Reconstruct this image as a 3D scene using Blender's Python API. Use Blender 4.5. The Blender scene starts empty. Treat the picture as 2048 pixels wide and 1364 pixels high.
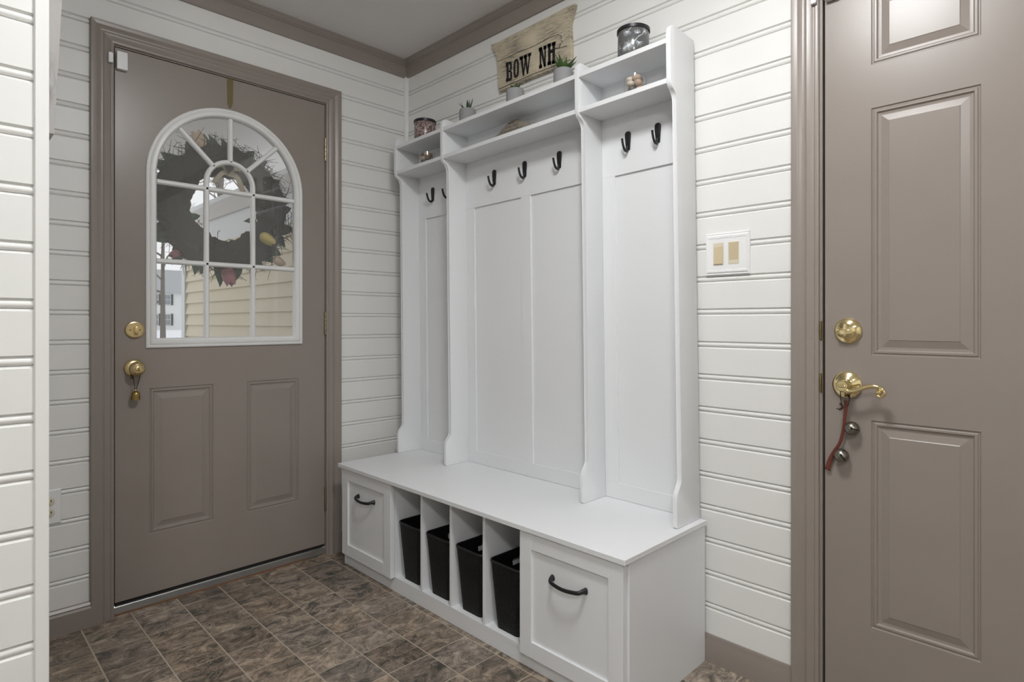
import bpy, bmesh, math, random
from mathutils import Vector, Matrix
random.seed(7)
PI = math.pi
C = bpy.context.scene.collection
SC = bpy.context.scene

# ------------------------------------------------------------------ camera
FPX, CYPX, YAW = 1185.25, 643.73, 2.35727
CAM = Vector((2.558, -1.7816, 1.08))
cd = bpy.data.cameras.new('camera'); cam = bpy.data.objects.new('camera', cd); C.objects.link(cam)
cd.sensor_width = 36.0; cd.sensor_fit = 'HORIZONTAL'
cd.lens = FPX / 2048 * 36.0
cd.shift_y = -(682 - CYPX) / 2048
cd.clip_start = 0.02; cd.clip_end = 500
cam.location = CAM
cam.rotation_euler = (PI / 2, 0, YAW - PI / 2)
SC.camera = cam
FW = Vector((math.cos(YAW), math.sin(YAW), 0)); RT = Vector((math.sin(YAW), -math.cos(YAW), 0)); UP = Vector((0, 0, 1))
def pix(x, y, axis, val):
    d = FW + RT * ((x - 1024) / FPX) - UP * ((y - CYPX) / FPX)
    return CAM + d * ((val - CAM[axis]) / d[axis])

# ------------------------------------------------------------------ world, exposure
w = bpy.data.worlds.new('world'); SC.world = w; w.use_nodes = True
bg = w.node_tree.nodes['Background']
bg.inputs[0].default_value = (0.95, 0.975, 1.0, 1); bg.inputs[1].default_value = 0.43
SC.view_settings.view_transform = 'Standard'; SC.view_settings.look = 'None'
SC.view_settings.exposure = 1.34; SC.view_settings.gamma = 1.0; SC.view_settings.use_curve_mapping = False
LAMPS = [((2.0, -1.05), 0.17, 30.0), ((3.3, -2.5), 0.20, 30.0)]   # ceiling fixtures: (x, y), radius, emission

# ------------------------------------------------------------------ materials
M = {}
def mat(name, col, rough=0.5, metal=0.0, spec=0.5, bump=None, var=None, coat=0.0, emit=None):
    m = bpy.data.materials.new(name); m.use_nodes = True
    nt = m.node_tree; b = nt.nodes['Principled BSDF']
    b.inputs['Base Color'].default_value = (*col, 1); b.inputs['Roughness'].default_value = rough
    b.inputs['Metallic'].default_value = metal; b.inputs['Specular IOR Level'].default_value = spec
    b.inputs['Coat Weight'].default_value = coat
    if emit:
        b.inputs['Emission Color'].default_value = (*emit[0], 1); b.inputs['Emission Strength'].default_value = emit[1]
    tc = nt.nodes.new('ShaderNodeTexCoord')
    if var:                                     # (scale, amount)
        n = nt.nodes.new('ShaderNodeTexNoise'); n.inputs['Scale'].default_value = var[0]; n.inputs['Detail'].default_value = 5
        nt.links.new(tc.outputs['Object'], n.inputs['Vector'])
        mx = nt.nodes.new('ShaderNodeMixRGB'); mx.blend_type = 'MIX'
        k = var[1]
        mx.inputs[1].default_value = (*[c * (1 - k) for c in col], 1); mx.inputs[2].default_value = (*[min(1, c * (1 + k)) for c in col], 1)
        nt.links.new(n.outputs['Fac'], mx.inputs[0]); nt.links.new(mx.outputs[0], b.inputs['Base Color'])
    if bump:                                    # (scale, strength, distance, stretch)
        n = nt.nodes.new('ShaderNodeTexNoise'); n.inputs['Scale'].default_value = bump[0]; n.inputs['Detail'].default_value = 4
        mp = nt.nodes.new('ShaderNodeMapping')
        if len(bump) > 3: mp.inputs['Scale'].default_value = bump[3]
        nt.links.new(tc.outputs['Object'], mp.inputs['Vector']); nt.links.new(mp.outputs[0], n.inputs['Vector'])
        bp = nt.nodes.new('ShaderNodeBump'); bp.inputs['Strength'].default_value = bump[1]; bp.inputs['Distance'].default_value = bump[2]
        nt.links.new(n.outputs['Fac'], bp.inputs['Height']); nt.links.new(bp.outputs[0], b.inputs['Normal'])
    M[name] = m
    return m
mat('wall_paint', (0.775, 0.768, 0.745), 0.42, bump=(60, 0.06, 0.002))
mat('ceiling_paint', (0.80, 0.785, 0.77), 0.8, bump=(28, 0.35, 0.004))
mat('taupe_paint', (0.270, 0.232, 0.205), 0.32, bump=(90, 0.06, 0.001, (1, 1, 0.25)), var=(6, 0.05))
mat('white_laminate', (0.78, 0.79, 0.80), 0.38, var=(3, 0.01))
mat('white_enamel', (0.76, 0.76, 0.75), 0.35)
mat('white_plastic', (0.80, 0.80, 0.80), 0.35)
mat('almond_plastic', (0.58, 0.485, 0.32), 0.35)
mat('ivory_plastic', (0.66, 0.60, 0.47), 0.4)
mat('black_metal', (0.010, 0.010, 0.011), 0.38)
mat('black_plastic', (0.007, 0.007, 0.007), 0.5, 0.0, 0.25)
mat('brass', (0.83, 0.69, 0.38), 0.10, 1.0)
mat('satin_brass', (0.68, 0.54, 0.29), 0.26, 1.0)
mat('old_brass', (0.35, 0.25, 0.09), 0.32, 1.0, var=(40, 0.3))
mat('strap_brass', (0.16, 0.125, 0.055), 0.5, 0.5)
mat('bell_nickel', (0.27, 0.25, 0.215), 0.30, 1.0, var=(60, 0.35))
mat('aluminium', (0.45, 0.46, 0.46), 0.35, 0.85, var=(25, 0.12))
mat('dark_gap', (0.012, 0.010, 0.009), 0.9)
mat('leather', (0.130, 0.030, 0.016), 0.5, bump=(120, 0.3, 0.001))
mat('dark_cord', (0.035, 0.014, 0.008), 0.7)
mat('grout', (0.46, 0.39, 0.31), 0.7)
mat('subfloor_edge', (0.20, 0.095, 0.045), 0.7)
mat('concrete', (0.29, 0.29, 0.295), 0.75, bump=(80, 0.2, 0.001), var=(20, 0.08))
mat('soil', (0.05, 0.04, 0.03), 0.9)
mat('succulent', (0.055, 0.115, 0.035), 0.45, var=(30, 0.35))
mat('succulent_dark', (0.028, 0.062, 0.026), 0.45, var=(30, 0.3))
mat('succulent_bright', (0.075, 0.150, 0.040), 0.45, var=(30, 0.35))
mat('hinge_brass', (0.33, 0.28, 0.18), 0.35, 1.0)
mat('candle_lid', (0.02, 0.019, 0.022), 0.35, 0.3)
mat('black_ink', (0.010, 0.010, 0.010), 0.6)
mat('white_ink', (0.72, 0.76, 0.80), 0.5)
mat('stone_plaque', (0.23, 0.20, 0.16), 0.85, bump=(70, 0.6, 0.003), var=(35, 0.25))
for nm, c in (('pebble_tan', (0.42, 0.31, 0.22)), ('pebble_pale', (0.55, 0.48, 0.40)), ('pebble_dark', (0.10, 0.085, 0.075)), ('pebble_rust', (0.24, 0.115, 0.06))):
    mat(nm, c, 0.4, var=(30, 0.2))
mat('twig', (0.020, 0.016, 0.013), 0.9)
mat('leaf_green', (0.050, 0.110, 0.060), 0.55, var=(15, 0.25))
mat('tulip_yellow', (0.62, 0.50, 0.16), 0.6); mat('tulip_cream', (0.62, 0.47, 0.33), 0.6); mat('tulip_pink', (0.35, 0.13, 0.15), 0.6)
mat('ribbon', (0.55, 0.47, 0.33), 0.6)
mat('siding', (0.72, 0.63, 0.455), 0.55, bump=(30, 0.1, 0.001, (0.1, 1, 1)))
mat('exterior_white', (0.72, 0.73, 0.72), 0.5)
mat('porch_soffit', (0.60, 0.575, 0.54), 0.7)
mat('snow', (0.86, 0.88, 0.92), 0.8, var=(0.4, 0.05))
mat('far_roof', (0.40, 0.41, 0.43), 0.8)
mat('shutter', (0.05, 0.052, 0.055), 0.7)
mat('far_glass', (0.22, 0.25, 0.27), 0.15)
mat('bark', (0.13, 0.115, 0.10), 0.9, var=(10, 0.2))
mat('asphalt', (0.12, 0.12, 0.125), 0.9)
mat('lamp_metal', (0.55, 0.53, 0.50), 0.3, 1.0)

def glass_mat(name, haze, hcol=(0.55, 0.55, 0.52)):
    m = bpy.data.materials.new(name); m.use_nodes = True; nt = m.node_tree
    for n in list(nt.nodes):
        if n.type != 'OUTPUT_MATERIAL': nt.nodes.remove(n)
    out = nt.nodes['Material Output']
    tr = nt.nodes.new('ShaderNodeBsdfTransparent'); gl = nt.nodes.new('ShaderNodeBsdfGlossy'); gl.inputs['Roughness'].default_value = 0.0
    df = nt.nodes.new('ShaderNodeBsdfDiffuse'); df.inputs[0].default_value = (*hcol, 1)
    lw = nt.nodes.new('ShaderNodeLayerWeight'); lw.inputs[0].default_value = 0.5
    pw = nt.nodes.new('ShaderNodeMath'); pw.operation = 'POWER'; pw.inputs[1].default_value = 4.0; nt.links.new(lw.outputs['Facing'], pw.inputs[0])
    fr = nt.nodes.new('ShaderNodeMath'); fr.operation = 'MULTIPLY_ADD'; fr.inputs[1].default_value = 0.7; fr.inputs[2].default_value = 0.045; nt.links.new(pw.outputs[0], fr.inputs[0])
    m1 = nt.nodes.new('ShaderNodeMixShader'); m1.inputs[0].default_value = haze
    m2 = nt.nodes.new('ShaderNodeMixShader')
    nt.links.new(tr.outputs[0], m1.inputs[1]); nt.links.new(df.outputs[0], m1.inputs[2])
    nt.links.new(fr.outputs[0], m2.inputs[0]); nt.links.new(m1.outputs[0], m2.inputs[1]); nt.links.new(gl.outputs[0], m2.inputs[2])
    nt.links.new(m2.outputs[0], out.inputs[0]); M[name] = m
glass_mat('pane_glass', 0.09); glass_mat('cup_glass', 0.02)

def tile_mat():
    m = bpy.data.materials.new('slate_tile'); m.use_nodes = True; nt = m.node_tree; b = nt.nodes['Principled BSDF']
    N = nt.nodes.new; L = nt.links.new
    tc = N('ShaderNodeTexCoord'); oi = N('ShaderNodeObjectInfo')
    cmb = N('ShaderNodeCombineXYZ')
    mul = N('ShaderNodeMath'); mul.operation = 'MULTIPLY'; mul.inputs[1].default_value = 37.0; L(oi.outputs['Random'], mul.inputs[0])
    L(mul.outputs[0], cmb.inputs[0]); L(mul.outputs[0], cmb.inputs[1])
    add = N('ShaderNodeVectorMath'); add.operation = 'ADD'; L(tc.outputs['Object'], add.inputs[0]); L(cmb.outputs[0], add.inputs[1])
    mp = N('ShaderNodeMapping'); mp.inputs['Rotation'].default_value = (0, 0, 0.6); mp.inputs['Scale'].default_value = (1.0, 0.68, 1.0); L(add.outputs[0], mp.inputs[0])
    n1 = N('ShaderNodeTexNoise'); n1.inputs['Scale'].default_value = 19; n1.inputs['Detail'].default_value = 11; n1.inputs['Roughness'].default_value = 0.76; n1.inputs['Distortion'].default_value = 1.1
    L(mp.outputs[0], n1.inputs['Vector'])
    r1 = N('ShaderNodeValToRGB'); e = r1.color_ramp.elements
    e[0].position = 0.40; e[0].color = (0.070, 0.068, 0.055, 1); e[1].position = 0.63; e[1].color = (0.440, 0.360, 0.280, 1)
    x = e.new(0.465); x.color = (0.165, 0.130, 0.102, 1); x = e.new(0.545); x.color = (0.262, 0.207, 0.160, 1)
    L(n1.outputs['Fac'], r1.inputs[0])
    n2 = N('ShaderNodeTexNoise'); n2.inputs['Scale'].default_value = 9; n2.inputs['Detail'].default_value = 6; n2.inputs['Distortion'].default_value = 2.2; L(mp.outputs[0], n2.inputs['Vector'])
    sub = N('ShaderNodeMath'); sub.operation = 'SUBTRACT'; sub.inputs[1].default_value = 0.5; L(n2.outputs['Fac'], sub.inputs[0])
    ab = N('ShaderNodeMath'); ab.operation = 'ABSOLUTE'; L(sub.outputs[0], ab.inputs[0])
    r2 = N('ShaderNodeValToRGB'); r2.color_ramp.elements[0].color = (1, 1, 1, 1); r2.color_ramp.elements[1].color = (0, 0, 0, 1); r2.color_ramp.elements[1].position = 0.013
    L(ab.outputs[0], r2.inputs[0])
    mx = N('ShaderNodeMixRGB'); mx.inputs[2].default_value = (0.50, 0.42, 0.33, 1)
    f2 = N('ShaderNodeMath'); f2.operation = 'MULTIPLY'; f2.inputs[1].default_value = 0.55; L(r2.outputs[0], f2.inputs[0]); L(f2.outputs[0], mx.inputs[0]); L(r1.outputs[0], mx.inputs[1])
    # each tile a little different: greyer / browner
    hs = N('ShaderNodeHueSaturation'); L(mx.outputs[0], hs.inputs['Color'])
    m3 = N('ShaderNodeMath'); m3.operation = 'MULTIPLY'; m3.inputs[1].default_value = 7.31; L(oi.outputs['Random'], m3.inputs[0])
    fr = N('ShaderNodeMath'); fr.operation = 'FRACT'; L(m3.outputs[0], fr.inputs[0])
    mr = N('ShaderNodeMapRange'); mr.inputs[3].default_value = 0.80; mr.inputs[4].default_value = 1.15; L(fr.outputs[0], mr.inputs[0]); L(mr.outputs[0], hs.inputs['Saturation'])
    mr2 = N('ShaderNodeMapRange'); mr2.inputs[3].default_value = 0.78; mr2.inputs[4].default_value = 1.3; L(oi.outputs['Random'], mr2.inputs[0]); L(mr2.outputs[0], hs.inputs['Value'])
    L(hs.outputs[0], b.inputs['Base Color'])
    b.inputs['Roughness'].default_value = 0.42
    bp = N('ShaderNodeBump'); bp.inputs['Strength'].default_value = 0.25; bp.inputs['Distance'].default_value = 0.002; L(n1.outputs['Fac'], bp.inputs['Height']); L(bp.outputs[0], b.inputs['Normal'])
    M['slate_tile'] = m
tile_mat()

def grain_mat(name, base, dark, axis_scale, thr=0.55, knots=False):
    m = bpy.data.materials.new(name); m.use_nodes = True; nt = m.node_tree; b = nt.nodes['Principled BSDF']; N = nt.nodes.new; L = nt.links.new
    tc = N('ShaderNodeTexCoord'); mp = N('ShaderNodeMapping'); mp.inputs['Scale'].default_value = axis_scale; L(tc.outputs['Object'], mp.inputs[0])
    n = N('ShaderNodeTexNoise'); n.inputs['Scale'].default_value = 14; n.inputs['Detail'].default_value = 8; n.inputs['Roughness'].default_value = 0.7; n.inputs['Distortion'].default_value = 0.4; L(mp.outputs[0], n.inputs['Vector'])
    r = N('ShaderNodeValToRGB'); e = r.color_ramp.elements; e[0].position = thr - 0.10; e[0].color = (*base, 1); e[1].position = thr + 0.10; e[1].color = (*dark, 1); L(n.outputs['Fac'], r.inputs[0])
    n2 = N('ShaderNodeTexNoise'); n2.inputs['Scale'].default_value = 5; n2.inputs['Detail'].default_value = 3; L(tc.outputs['Object'], n2.inputs['Vector'])
    r2 = N('ShaderNodeValToRGB'); r2.color_ramp.elements[0].position = 0.33; r2.color_ramp.elements[1].position = 0.56; L(n2.outputs['Fac'], r2.inputs[0])
    mx = N('ShaderNodeMixRGB'); mx.inputs[1].default_value = (*base, 1); L(r2.outputs[0], mx.inputs[0]); L(r.outputs[0], mx.inputs[2])
    L(mx.outputs[0], b.inputs['Base Color']); b.inputs['Roughness'].default_value = 0.7
    bp = N('ShaderNodeBump'); bp.inputs['Strength'].default_value = 0.4; bp.inputs['Distance'].default_value = 0.002; bp.invert = True; L(n.outputs['Fac'], bp.inputs['Height']); L(bp.outputs[0], b.inputs['Normal'])
    M[name] = m
grain_mat('sign_wood', (0.62, 0.54, 0.40), (0.09, 0.08, 0.068), (1.6, 1, 30), 0.50)
grain_mat('grey_wood', (0.44, 0.42, 0.405), (0.12, 0.11, 0.105), (10, 10, 1.6), 0.52)

def swirl_mat(name, a, c, scale, rough=0.25, dist=2.5):
    m = bpy.data.materials.new(name); m.use_nodes = True; nt = m.node_tree; b = nt.nodes['Principled BSDF']; N = nt.nodes.new; L = nt.links.new
    tc = N('ShaderNodeTexCoord'); n = N('ShaderNodeTexNoise'); n.inputs['Scale'].default_value = scale; n.inputs['Detail'].default_value = 3; n.inputs['Distortion'].default_value = dist
    L(tc.outputs['Object'], n.inputs['Vector']); r = N('ShaderNodeValToRGB'); e = r.color_ramp.elements
    e[0].position = 0.47; e[0].color = (*a, 1); e[1].position = 0.60; e[1].color = (*c, 1); L(n.outputs['Fac'], r.inputs[0]); L(r.outputs[0], b.inputs['Base Color'])
    b.inputs['Roughness'].default_value = rough; M[name] = m
swirl_mat('mauve_glass', (0.135, 0.085, 0.075), (0.40, 0.31, 0.30), 45)
mat('grey_glass', (0.105, 0.105, 0.105), 0.12, var=(8, 0.2))

def basket_mat():
    m = M['black_plastic']; nt = m.node_tree; b = nt.nodes['Principled BSDF']; N = nt.nodes.new; L = nt.links.new
    tc = nt.nodes['Texture Coordinate']
    v = N('ShaderNodeTexVoronoi'); v.inputs['Scale'].default_value = 130; v.inputs['Randomness'].default_value = 0.25; L(tc.outputs['Object'], v.inputs['Vector'])
    bp = N('ShaderNodeBump'); bp.inputs['Strength'].default_value = 0.9; bp.inputs['Distance'].default_value = 0.003; L(v.outputs['Distance'], bp.inputs['Height']); L(bp.outputs[0], b.inputs['Normal'])
basket_mat()

# ------------------------------------------------------------------ builders
WL = {}
def wl(o):
    return WL.get(o.name, Vector((0, 0, 0))) if o else Vector((0, 0, 0))
def put(o, parent):
    C.objects.link(o)
    if parent:
        o.parent = parent; o.matrix_parent_inverse = Matrix.Translation(-wl(parent))
    WL[o.name] = Vector(o.location)
    return o
def mesh(name, verts, faces, m, parent=None, smooth=False, xf=None):
    if xf: verts = [xf(Vector(v)) for v in verts]
    me = bpy.data.meshes.new(name); me.from_pydata([tuple(v) for v in verts], [], faces); me.update()
    bm = bmesh.new(); bm.from_mesh(me); bmesh.ops.remove_doubles(bm, verts=bm.verts, dist=1e-6); bmesh.ops.recalc_face_normals(bm, faces=bm.faces); bm.to_mesh(me); bm.free()
    me.materials.append(M[m])
    if smooth:
        me.shade_smooth()
        if smooth != 'all': me.set_sharp_from_angle(angle=math.radians(38))
    return put(bpy.data.objects.new(name, me), parent)
def bmobj(name, bm, m, parent=None, smooth=False):
    bmesh.ops.recalc_face_normals(bm, faces=bm.faces)
    me = bpy.data.meshes.new(name); bm.to_mesh(me); bm.free(); me.materials.append(M[m])
    if smooth:
        me.shade_smooth()
        if smooth != 'all': me.set_sharp_from_angle(angle=math.radians(38))
    return put(bpy.data.objects.new(name, me), parent)
def boxgeo(a, b):
    x0, y0, z0 = a; x1, y1, z1 = b
    return ([(x0, y0, z0), (x1, y0, z0), (x1, y1, z0), (x0, y1, z0), (x0, y0, z1), (x1, y0, z1), (x1, y1, z1), (x0, y1, z1)],
            [(0, 3, 2, 1), (4, 5, 6, 7), (0, 1, 5, 4), (1, 2, 6, 5), (2, 3, 7, 6), (3, 0, 4, 7)])
def box(name, a, b, m, parent=None, bev=0.0, xf=None, seg=1):
    a2 = [min(p, q) for p, q in zip(a, b)]; b2 = [max(p, q) for p, q in zip(a, b)]
    v, f = boxgeo(a2, b2)
    if xf: v = [tuple(xf(Vector(p))) for p in v]
    bm = bmesh.new(); vs = [bm.verts.new(p) for p in v]
    for q in f: bm.faces.new([vs[i] for i in q])
    if bev: bmesh.ops.bevel(bm, geom=bm.edges[:], offset=bev, segments=seg, affect='EDGES', profile=0.5)
    return bmobj(name, bm, m, parent)
def boxes(name, lst, m, parent=None):
    V, F = [], []
    for a, b in lst:
        v, f = boxgeo([min(p, q) for p, q in zip(a, b)], [max(p, q) for p, q in zip(a, b)])
        o = len(V); V += v; F += [tuple(i + o for i in q) for q in f]
    me = bpy.data.meshes.new(name); me.from_pydata(V, [], F); me.update(); me.materials.append(M[m])
    return put(bpy.data.objects.new(name, me), parent)
def prism(name, poly, f3, t0, t1, m, parent=None, smooth=False, bev=0.0, xf=None):
    """poly: 2D points; f3(u, v, t) -> 3D; caps at t0, t1"""
    n = len(poly)
    V = [f3(u, v, t0) for u, v in poly] + [f3(u, v, t1) for u, v in poly]
    if xf: V = [tuple(xf(Vector(p))) for p in V]
    F = [tuple(range(n)), tuple(range(2 * n - 1, n - 1, -1))] + [(i, (i + 1) % n, n + (i + 1) % n, n + i) for i in range(n)]
    bm = bmesh.new(); vs = [bm.verts.new(p) for p in V]
    for q in F: bm.faces.new([vs[i] for i in q])
    if bev:
        ed = [e for e in bm.edges if (vs.index(e.verts[0]) < n) == (vs.index(e.verts[1]) < n)]
        bmesh.ops.bevel(bm, geom=ed, offset=bev, segments=2, affect='EDGES', profile=0.5)
    return bmobj(name, bm, m, parent, smooth)
def frame_of(d):
    d = d.normalized(); a = Vector((0, 0, 1)) if abs(d.z) < 0.9 else Vector((1, 0, 0))
    u = d.cross(a).normalized(); return u, d.cross(u).normalized()
def tubegeo(path, rad, n=8, flat=None):
    path = [Vector(p) for p in path]; V, F = [], []
    u = v = None
    for i, p in enumerate(path):
        d = (path[min(i + 1, len(path) - 1)] - path[max(i - 1, 0)]).normalized()
        if u is None: u, v = frame_of(d)
        else:
            u = (u - d * u.dot(d)).normalized(); v = d.cross(u).normalized()
        r = rad[i] if isinstance(rad, (list, tuple)) else rad
        ra, rb = (r if isinstance(r, tuple) else (r, r))
        for k in range(n):
            a = 2 * PI * k / n; V.append(p + u * (ra * math.cos(a)) + v * (rb * math.sin(a)))
    for i in range(len(path) - 1):
        for k in range(n):
            F.append((i * n + k, i * n + (k + 1) % n, (i + 1) * n + (k + 1) % n, (i + 1) * n + k))
    F.append(tuple(range(n - 1, -1, -1))); F.append(tuple((len(path) - 1) * n + k for k in range(n)))
    return V, F
def tube(name, path, rad, m, parent=None, n=8, xf=None):
    V, F = tubegeo(path, rad, n); return mesh(name, V, F, m, parent, 'all' if n > 5 else False, xf)
def spline(pts, k=6):
    P = [Vector(p) for p in pts]; out = []
    for i in range(len(P) - 1):
        p0 = P[max(i - 1, 0)]; p1 = P[i]; p2 = P[i + 1]; p3 = P[min(i + 2, len(P) - 1)]
        for j in range(k):
            t = j / k
            out.append(0.5 * ((2 * p1) + (p2 - p0) * t + (2 * p0 - 5 * p1 + 4 * p2 - p3) * t * t + (3 * p1 - p0 - 3 * p2 + p3) * t ** 3))
    out.append(P[-1]); return out
def lathe(name, prof, o, ax, m, parent=None, n=32, smooth=True):
    """prof: (radius, height along ax) ; o: origin"""
    ax = Vector(ax).normalized(); u, v = frame_of(ax); o = Vector(o); V, F = [], []
    for r, h in prof:
        for k in range(n):
            a = 2 * PI * k / n; V.append(o + ax * h + u * (r * math.cos(a)) + v * (r * math.sin(a)))
    for i in range(len(prof) - 1):
        for k in range(n): F.append((i * n + k, i * n + (k + 1) % n, (i + 1) * n + (k + 1) % n, (i + 1) * n + k))
    if prof[0][0] > 1e-5: F.append(tuple(range(n)))
    if prof[-1][0] > 1e-5: F.append(tuple((len(prof) - 1) * n + k for k in range(n)))
    return mesh(name, V, F, m, parent, smooth)
def thing(name, label, cat, loc, group=None, kind=None):
    o = bpy.data.objects.new(name, None); o.empty_display_size = 0.05; o.location = loc; put(o, None)
    o['label'] = label
    if cat: o['category'] = cat
    if group: o['group'] = group
    if kind: o['kind'] = kind
    return o
def tag(o, label, cat=None, group=None, kind=None):
    o['label'] = label
    if cat: o['category'] = cat
    if group: o['group'] = group
    if kind: o['kind'] = kind
    return o
def copy(o, parent, dloc):
    c = o.copy(); C.objects.link(c); c.parent = parent; c.matrix_parent_inverse = Matrix.Translation(-wl(parent)); c.location = Vector(o.location) + Vector(dloc); return c

# ------------------------------------------------------------------ room shell
CEIL = 2.42
BD_Z0, BD_P = 0.1685, 0.104           # lower edge of a board, pitch
bd = [(-0.0062, 0.0), (-0.0022, 0.0012), (-0.0003, 0.0045), (0.0002, 0.0070), (-0.0003, 0.0095), (-0.0022, 0.0128), (-0.0062, 0.0140), (-0.0062, 0.0152), (0.0, 0.0186), (0.0, 0.0985), (-0.0060, BD_P), (-0.014, BD_P), (-0.014, 0.0)]
def planks(wall, f3, t0, t1, rows):
    first = None
    for k in rows:
        z0 = BD_Z0 + BD_P * k
        if first is None:
            first = prism('plank', bd, lambda d, z, t: f3(d, z + z0, t), t0, t1, 'wall_paint', wall); k0 = k
        else: copy(first, wall, (0, 0, BD_P * (k - k0)))
ALLR = list(range(-1, 21))
D1L, D1R, D1T = -1.279, -0.456, 2.084           # entry door slab
D2L, D2R, D2T = 2.006, 2.819, 2.070             # interior door slab
wb = boxes('wall_back', [((-0.15, -1.75, 0), (-0.012, -1.292, CEIL)), ((-0.15, -0.444, 0), (-0.012, 0.15, CEIL)), ((-0.15, -1.292, 2.097), (-0.012, -0.444, CEIL))], 'wall_paint')
tag(wb, 'off-white horizontal beaded board wall around the arched-window entry door', None, None, 'structure')
fb = lambda d, z, t: (d, t, z); NY0 = -1.6195
planks(wb, fb, NY0, -1.300, [k for k in ALLR if BD_Z0 + BD_P * (k + 1) < 2.16])
planks(wb, fb, -0.430, 0.0, [k for k in ALLR if BD_Z0 + BD_P * (k + 1) < 2.16])
planks(wb, fb, NY0, 0.0, [k for k in ALLR if BD_Z0 + BD_P * (k + 1) >= 2.16])
wr = boxes('wall_right', [((-0.15, 0.013, 0), (1.993, 0.15, CEIL)), ((2.832, 0.013, 0), (4.6, 0.15, CEIL)), ((1.993, 0.013, 2.083), (2.832, 0.15, CEIL))], 'wall_paint')
tag(wr, 'off-white horizontal beaded board wall behind the hall tree', None, None, 'structure')
fr_ = lambda d, z, t: (t, -d, z)
planks(wr, fr_, 0.0, 1.985, [k for k in ALLR if BD_Z0 + BD_P * (k + 1) < 2.14])
planks(wr, fr_, 2.840, 4.6, [k for k in ALLR if BD_Z0 + BD_P * (k + 1) < 2.14])
planks(wr, fr_, 0.0, 4.6, [k for k in ALLR if BD_Z0 + BD_P * (k + 1) >= 2.14])
NX, NY = 1.175, -1.6195                           # corner of the near partition
wlft = boxes('wall_left', [((-0.012, -3.9, 0), (NX - 0.013, NY - 0.013, CEIL))], 'wall_paint')
tag(wlft, 'bright white beaded board partition wall ending in a square corner trim', None, None, 'structure')
planks(wlft, lambda d, z, t: (NX + d, t, z), -3.9, NY - 0.0055, ALLR)
planks(wlft, lambda d, z, t: (t, NY + d, z), 0.0, NX - 0.0055, ALLR)
ct = prism('trim_1', [(NX + 0.006, NY - 0.014), (NX + 0.006, NY + 0.004), (NX + 0.004, NY + 0.006), (NX - 0.026, NY + 0.006), (NX - 0.028, NY + 0.001), (NX - 0.004, NY - 0.002), (NX, NY - 0.016)], lambda u, v, t: (u, v, t), 0, CEIL, 'wall_paint')
tag(ct, 'plain white corner trim capping the partition end', None, None, 'structure')
cb = prism('trim_2', [(0, 0), (0.018, 0), (0.0175, -0.006), (0.0125, -0.0125), (0.006, -0.0175), (0, -0.018)], lambda u, v, t: (u, v, t), 0.09, 2.345, 'wall_paint', None, True)
tag(cb, 'white rounded bead strip in the inside wall corner', None, None, 'structure')
cl = boxes('ceiling', [((-0.15, -3.9, CEIL), (4.6, 0.15, CEIL + 0.1))], 'ceiling_paint')
tag(cl, 'pale grey textured ceiling', None, None, 'structure')
wfr = boxes('wall_front', [((4.6, -4.0, 0), (4.7, 0.15, CEIL))], 'wall_paint'); tag(wfr, 'plain white far wall of the open room, facing the entry door wall', None, None, 'structure')
wnr = boxes('wall_near', [((-0.15, -4.0, 0), (4.6, -3.9, CEIL))], 'wall_paint'); tag(wnr, 'plain white wall of the open room, facing the hall tree wall', None, None, 'structure')
# crown moulding
cp = [(0, 2.336), (0.009, 2.336), (0.011, 2.341), (0.013, 2.346), (0.016, 2.390), (0.021, 2.393), (0.021, 2.398), (0.026, 2.401), (0.029, 2.408), (0.035, 2.412), (0.035, CEIL), (0, CEIL)]
crown = thing('trim_3', 'taupe painted crown moulding along the ceiling', None, (0, 0, 2.336), None, 'structure')
def crown_run(f3):
    n = len(cp); V = [f3(a, z, 0) for a, z in cp] + [f3(a, z, 1) for a, z in cp]
    mesh('moulding', V, [tuple(range(n)), tuple(range(2 * n - 1, n - 1, -1))] + [(i, (i + 1) % n, n + (i + 1) % n, n + i) for i in range(n)], 'taupe_paint', crown, True)
crown_run(lambda a, z, e: (a, -a if e else NY + a + 0.006, z))
crown_run(lambda a, z, e: (4.6 if e else a, -a, z))
# baseboards
bp_ = [(0, 0), (1, 0), (1, 0.066), (0.75, 0.072), (0.80, 0.077), (0.55, 0.085), (0, 0.085)]
def baseb(name, f3, t0, t1, th, label):
    o = prism(name, [(a * th, z * 1.02) for a, z in bp_], f3, t0, t1, 'taupe_paint', None, True); tag(o, label, None, None, 'structure')
baseb('baseboard_back', lambda d, z, t: (d, t, z), NY + 0.007, -1.353, 0.022, 'taupe baseboard between the partition and the entry door casing')
baseb('baseboard_corner', lambda d, z, t: (d, t, z), -0.376, -0.012, 0.012, 'taupe baseboard beside the hall tree bench end')
baseb('baseboard_right', lambda d, z, t: (t, -d, z), 0.0, 1.921, 0.0105, 'taupe baseboard behind the bench and under the light switch')
baseb('baseboard_left', lambda d, z, t: (NX + d, t, z), -3.9, NY - 0.0165, 0.005, 'taupe baseboard along the near partition')

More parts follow.
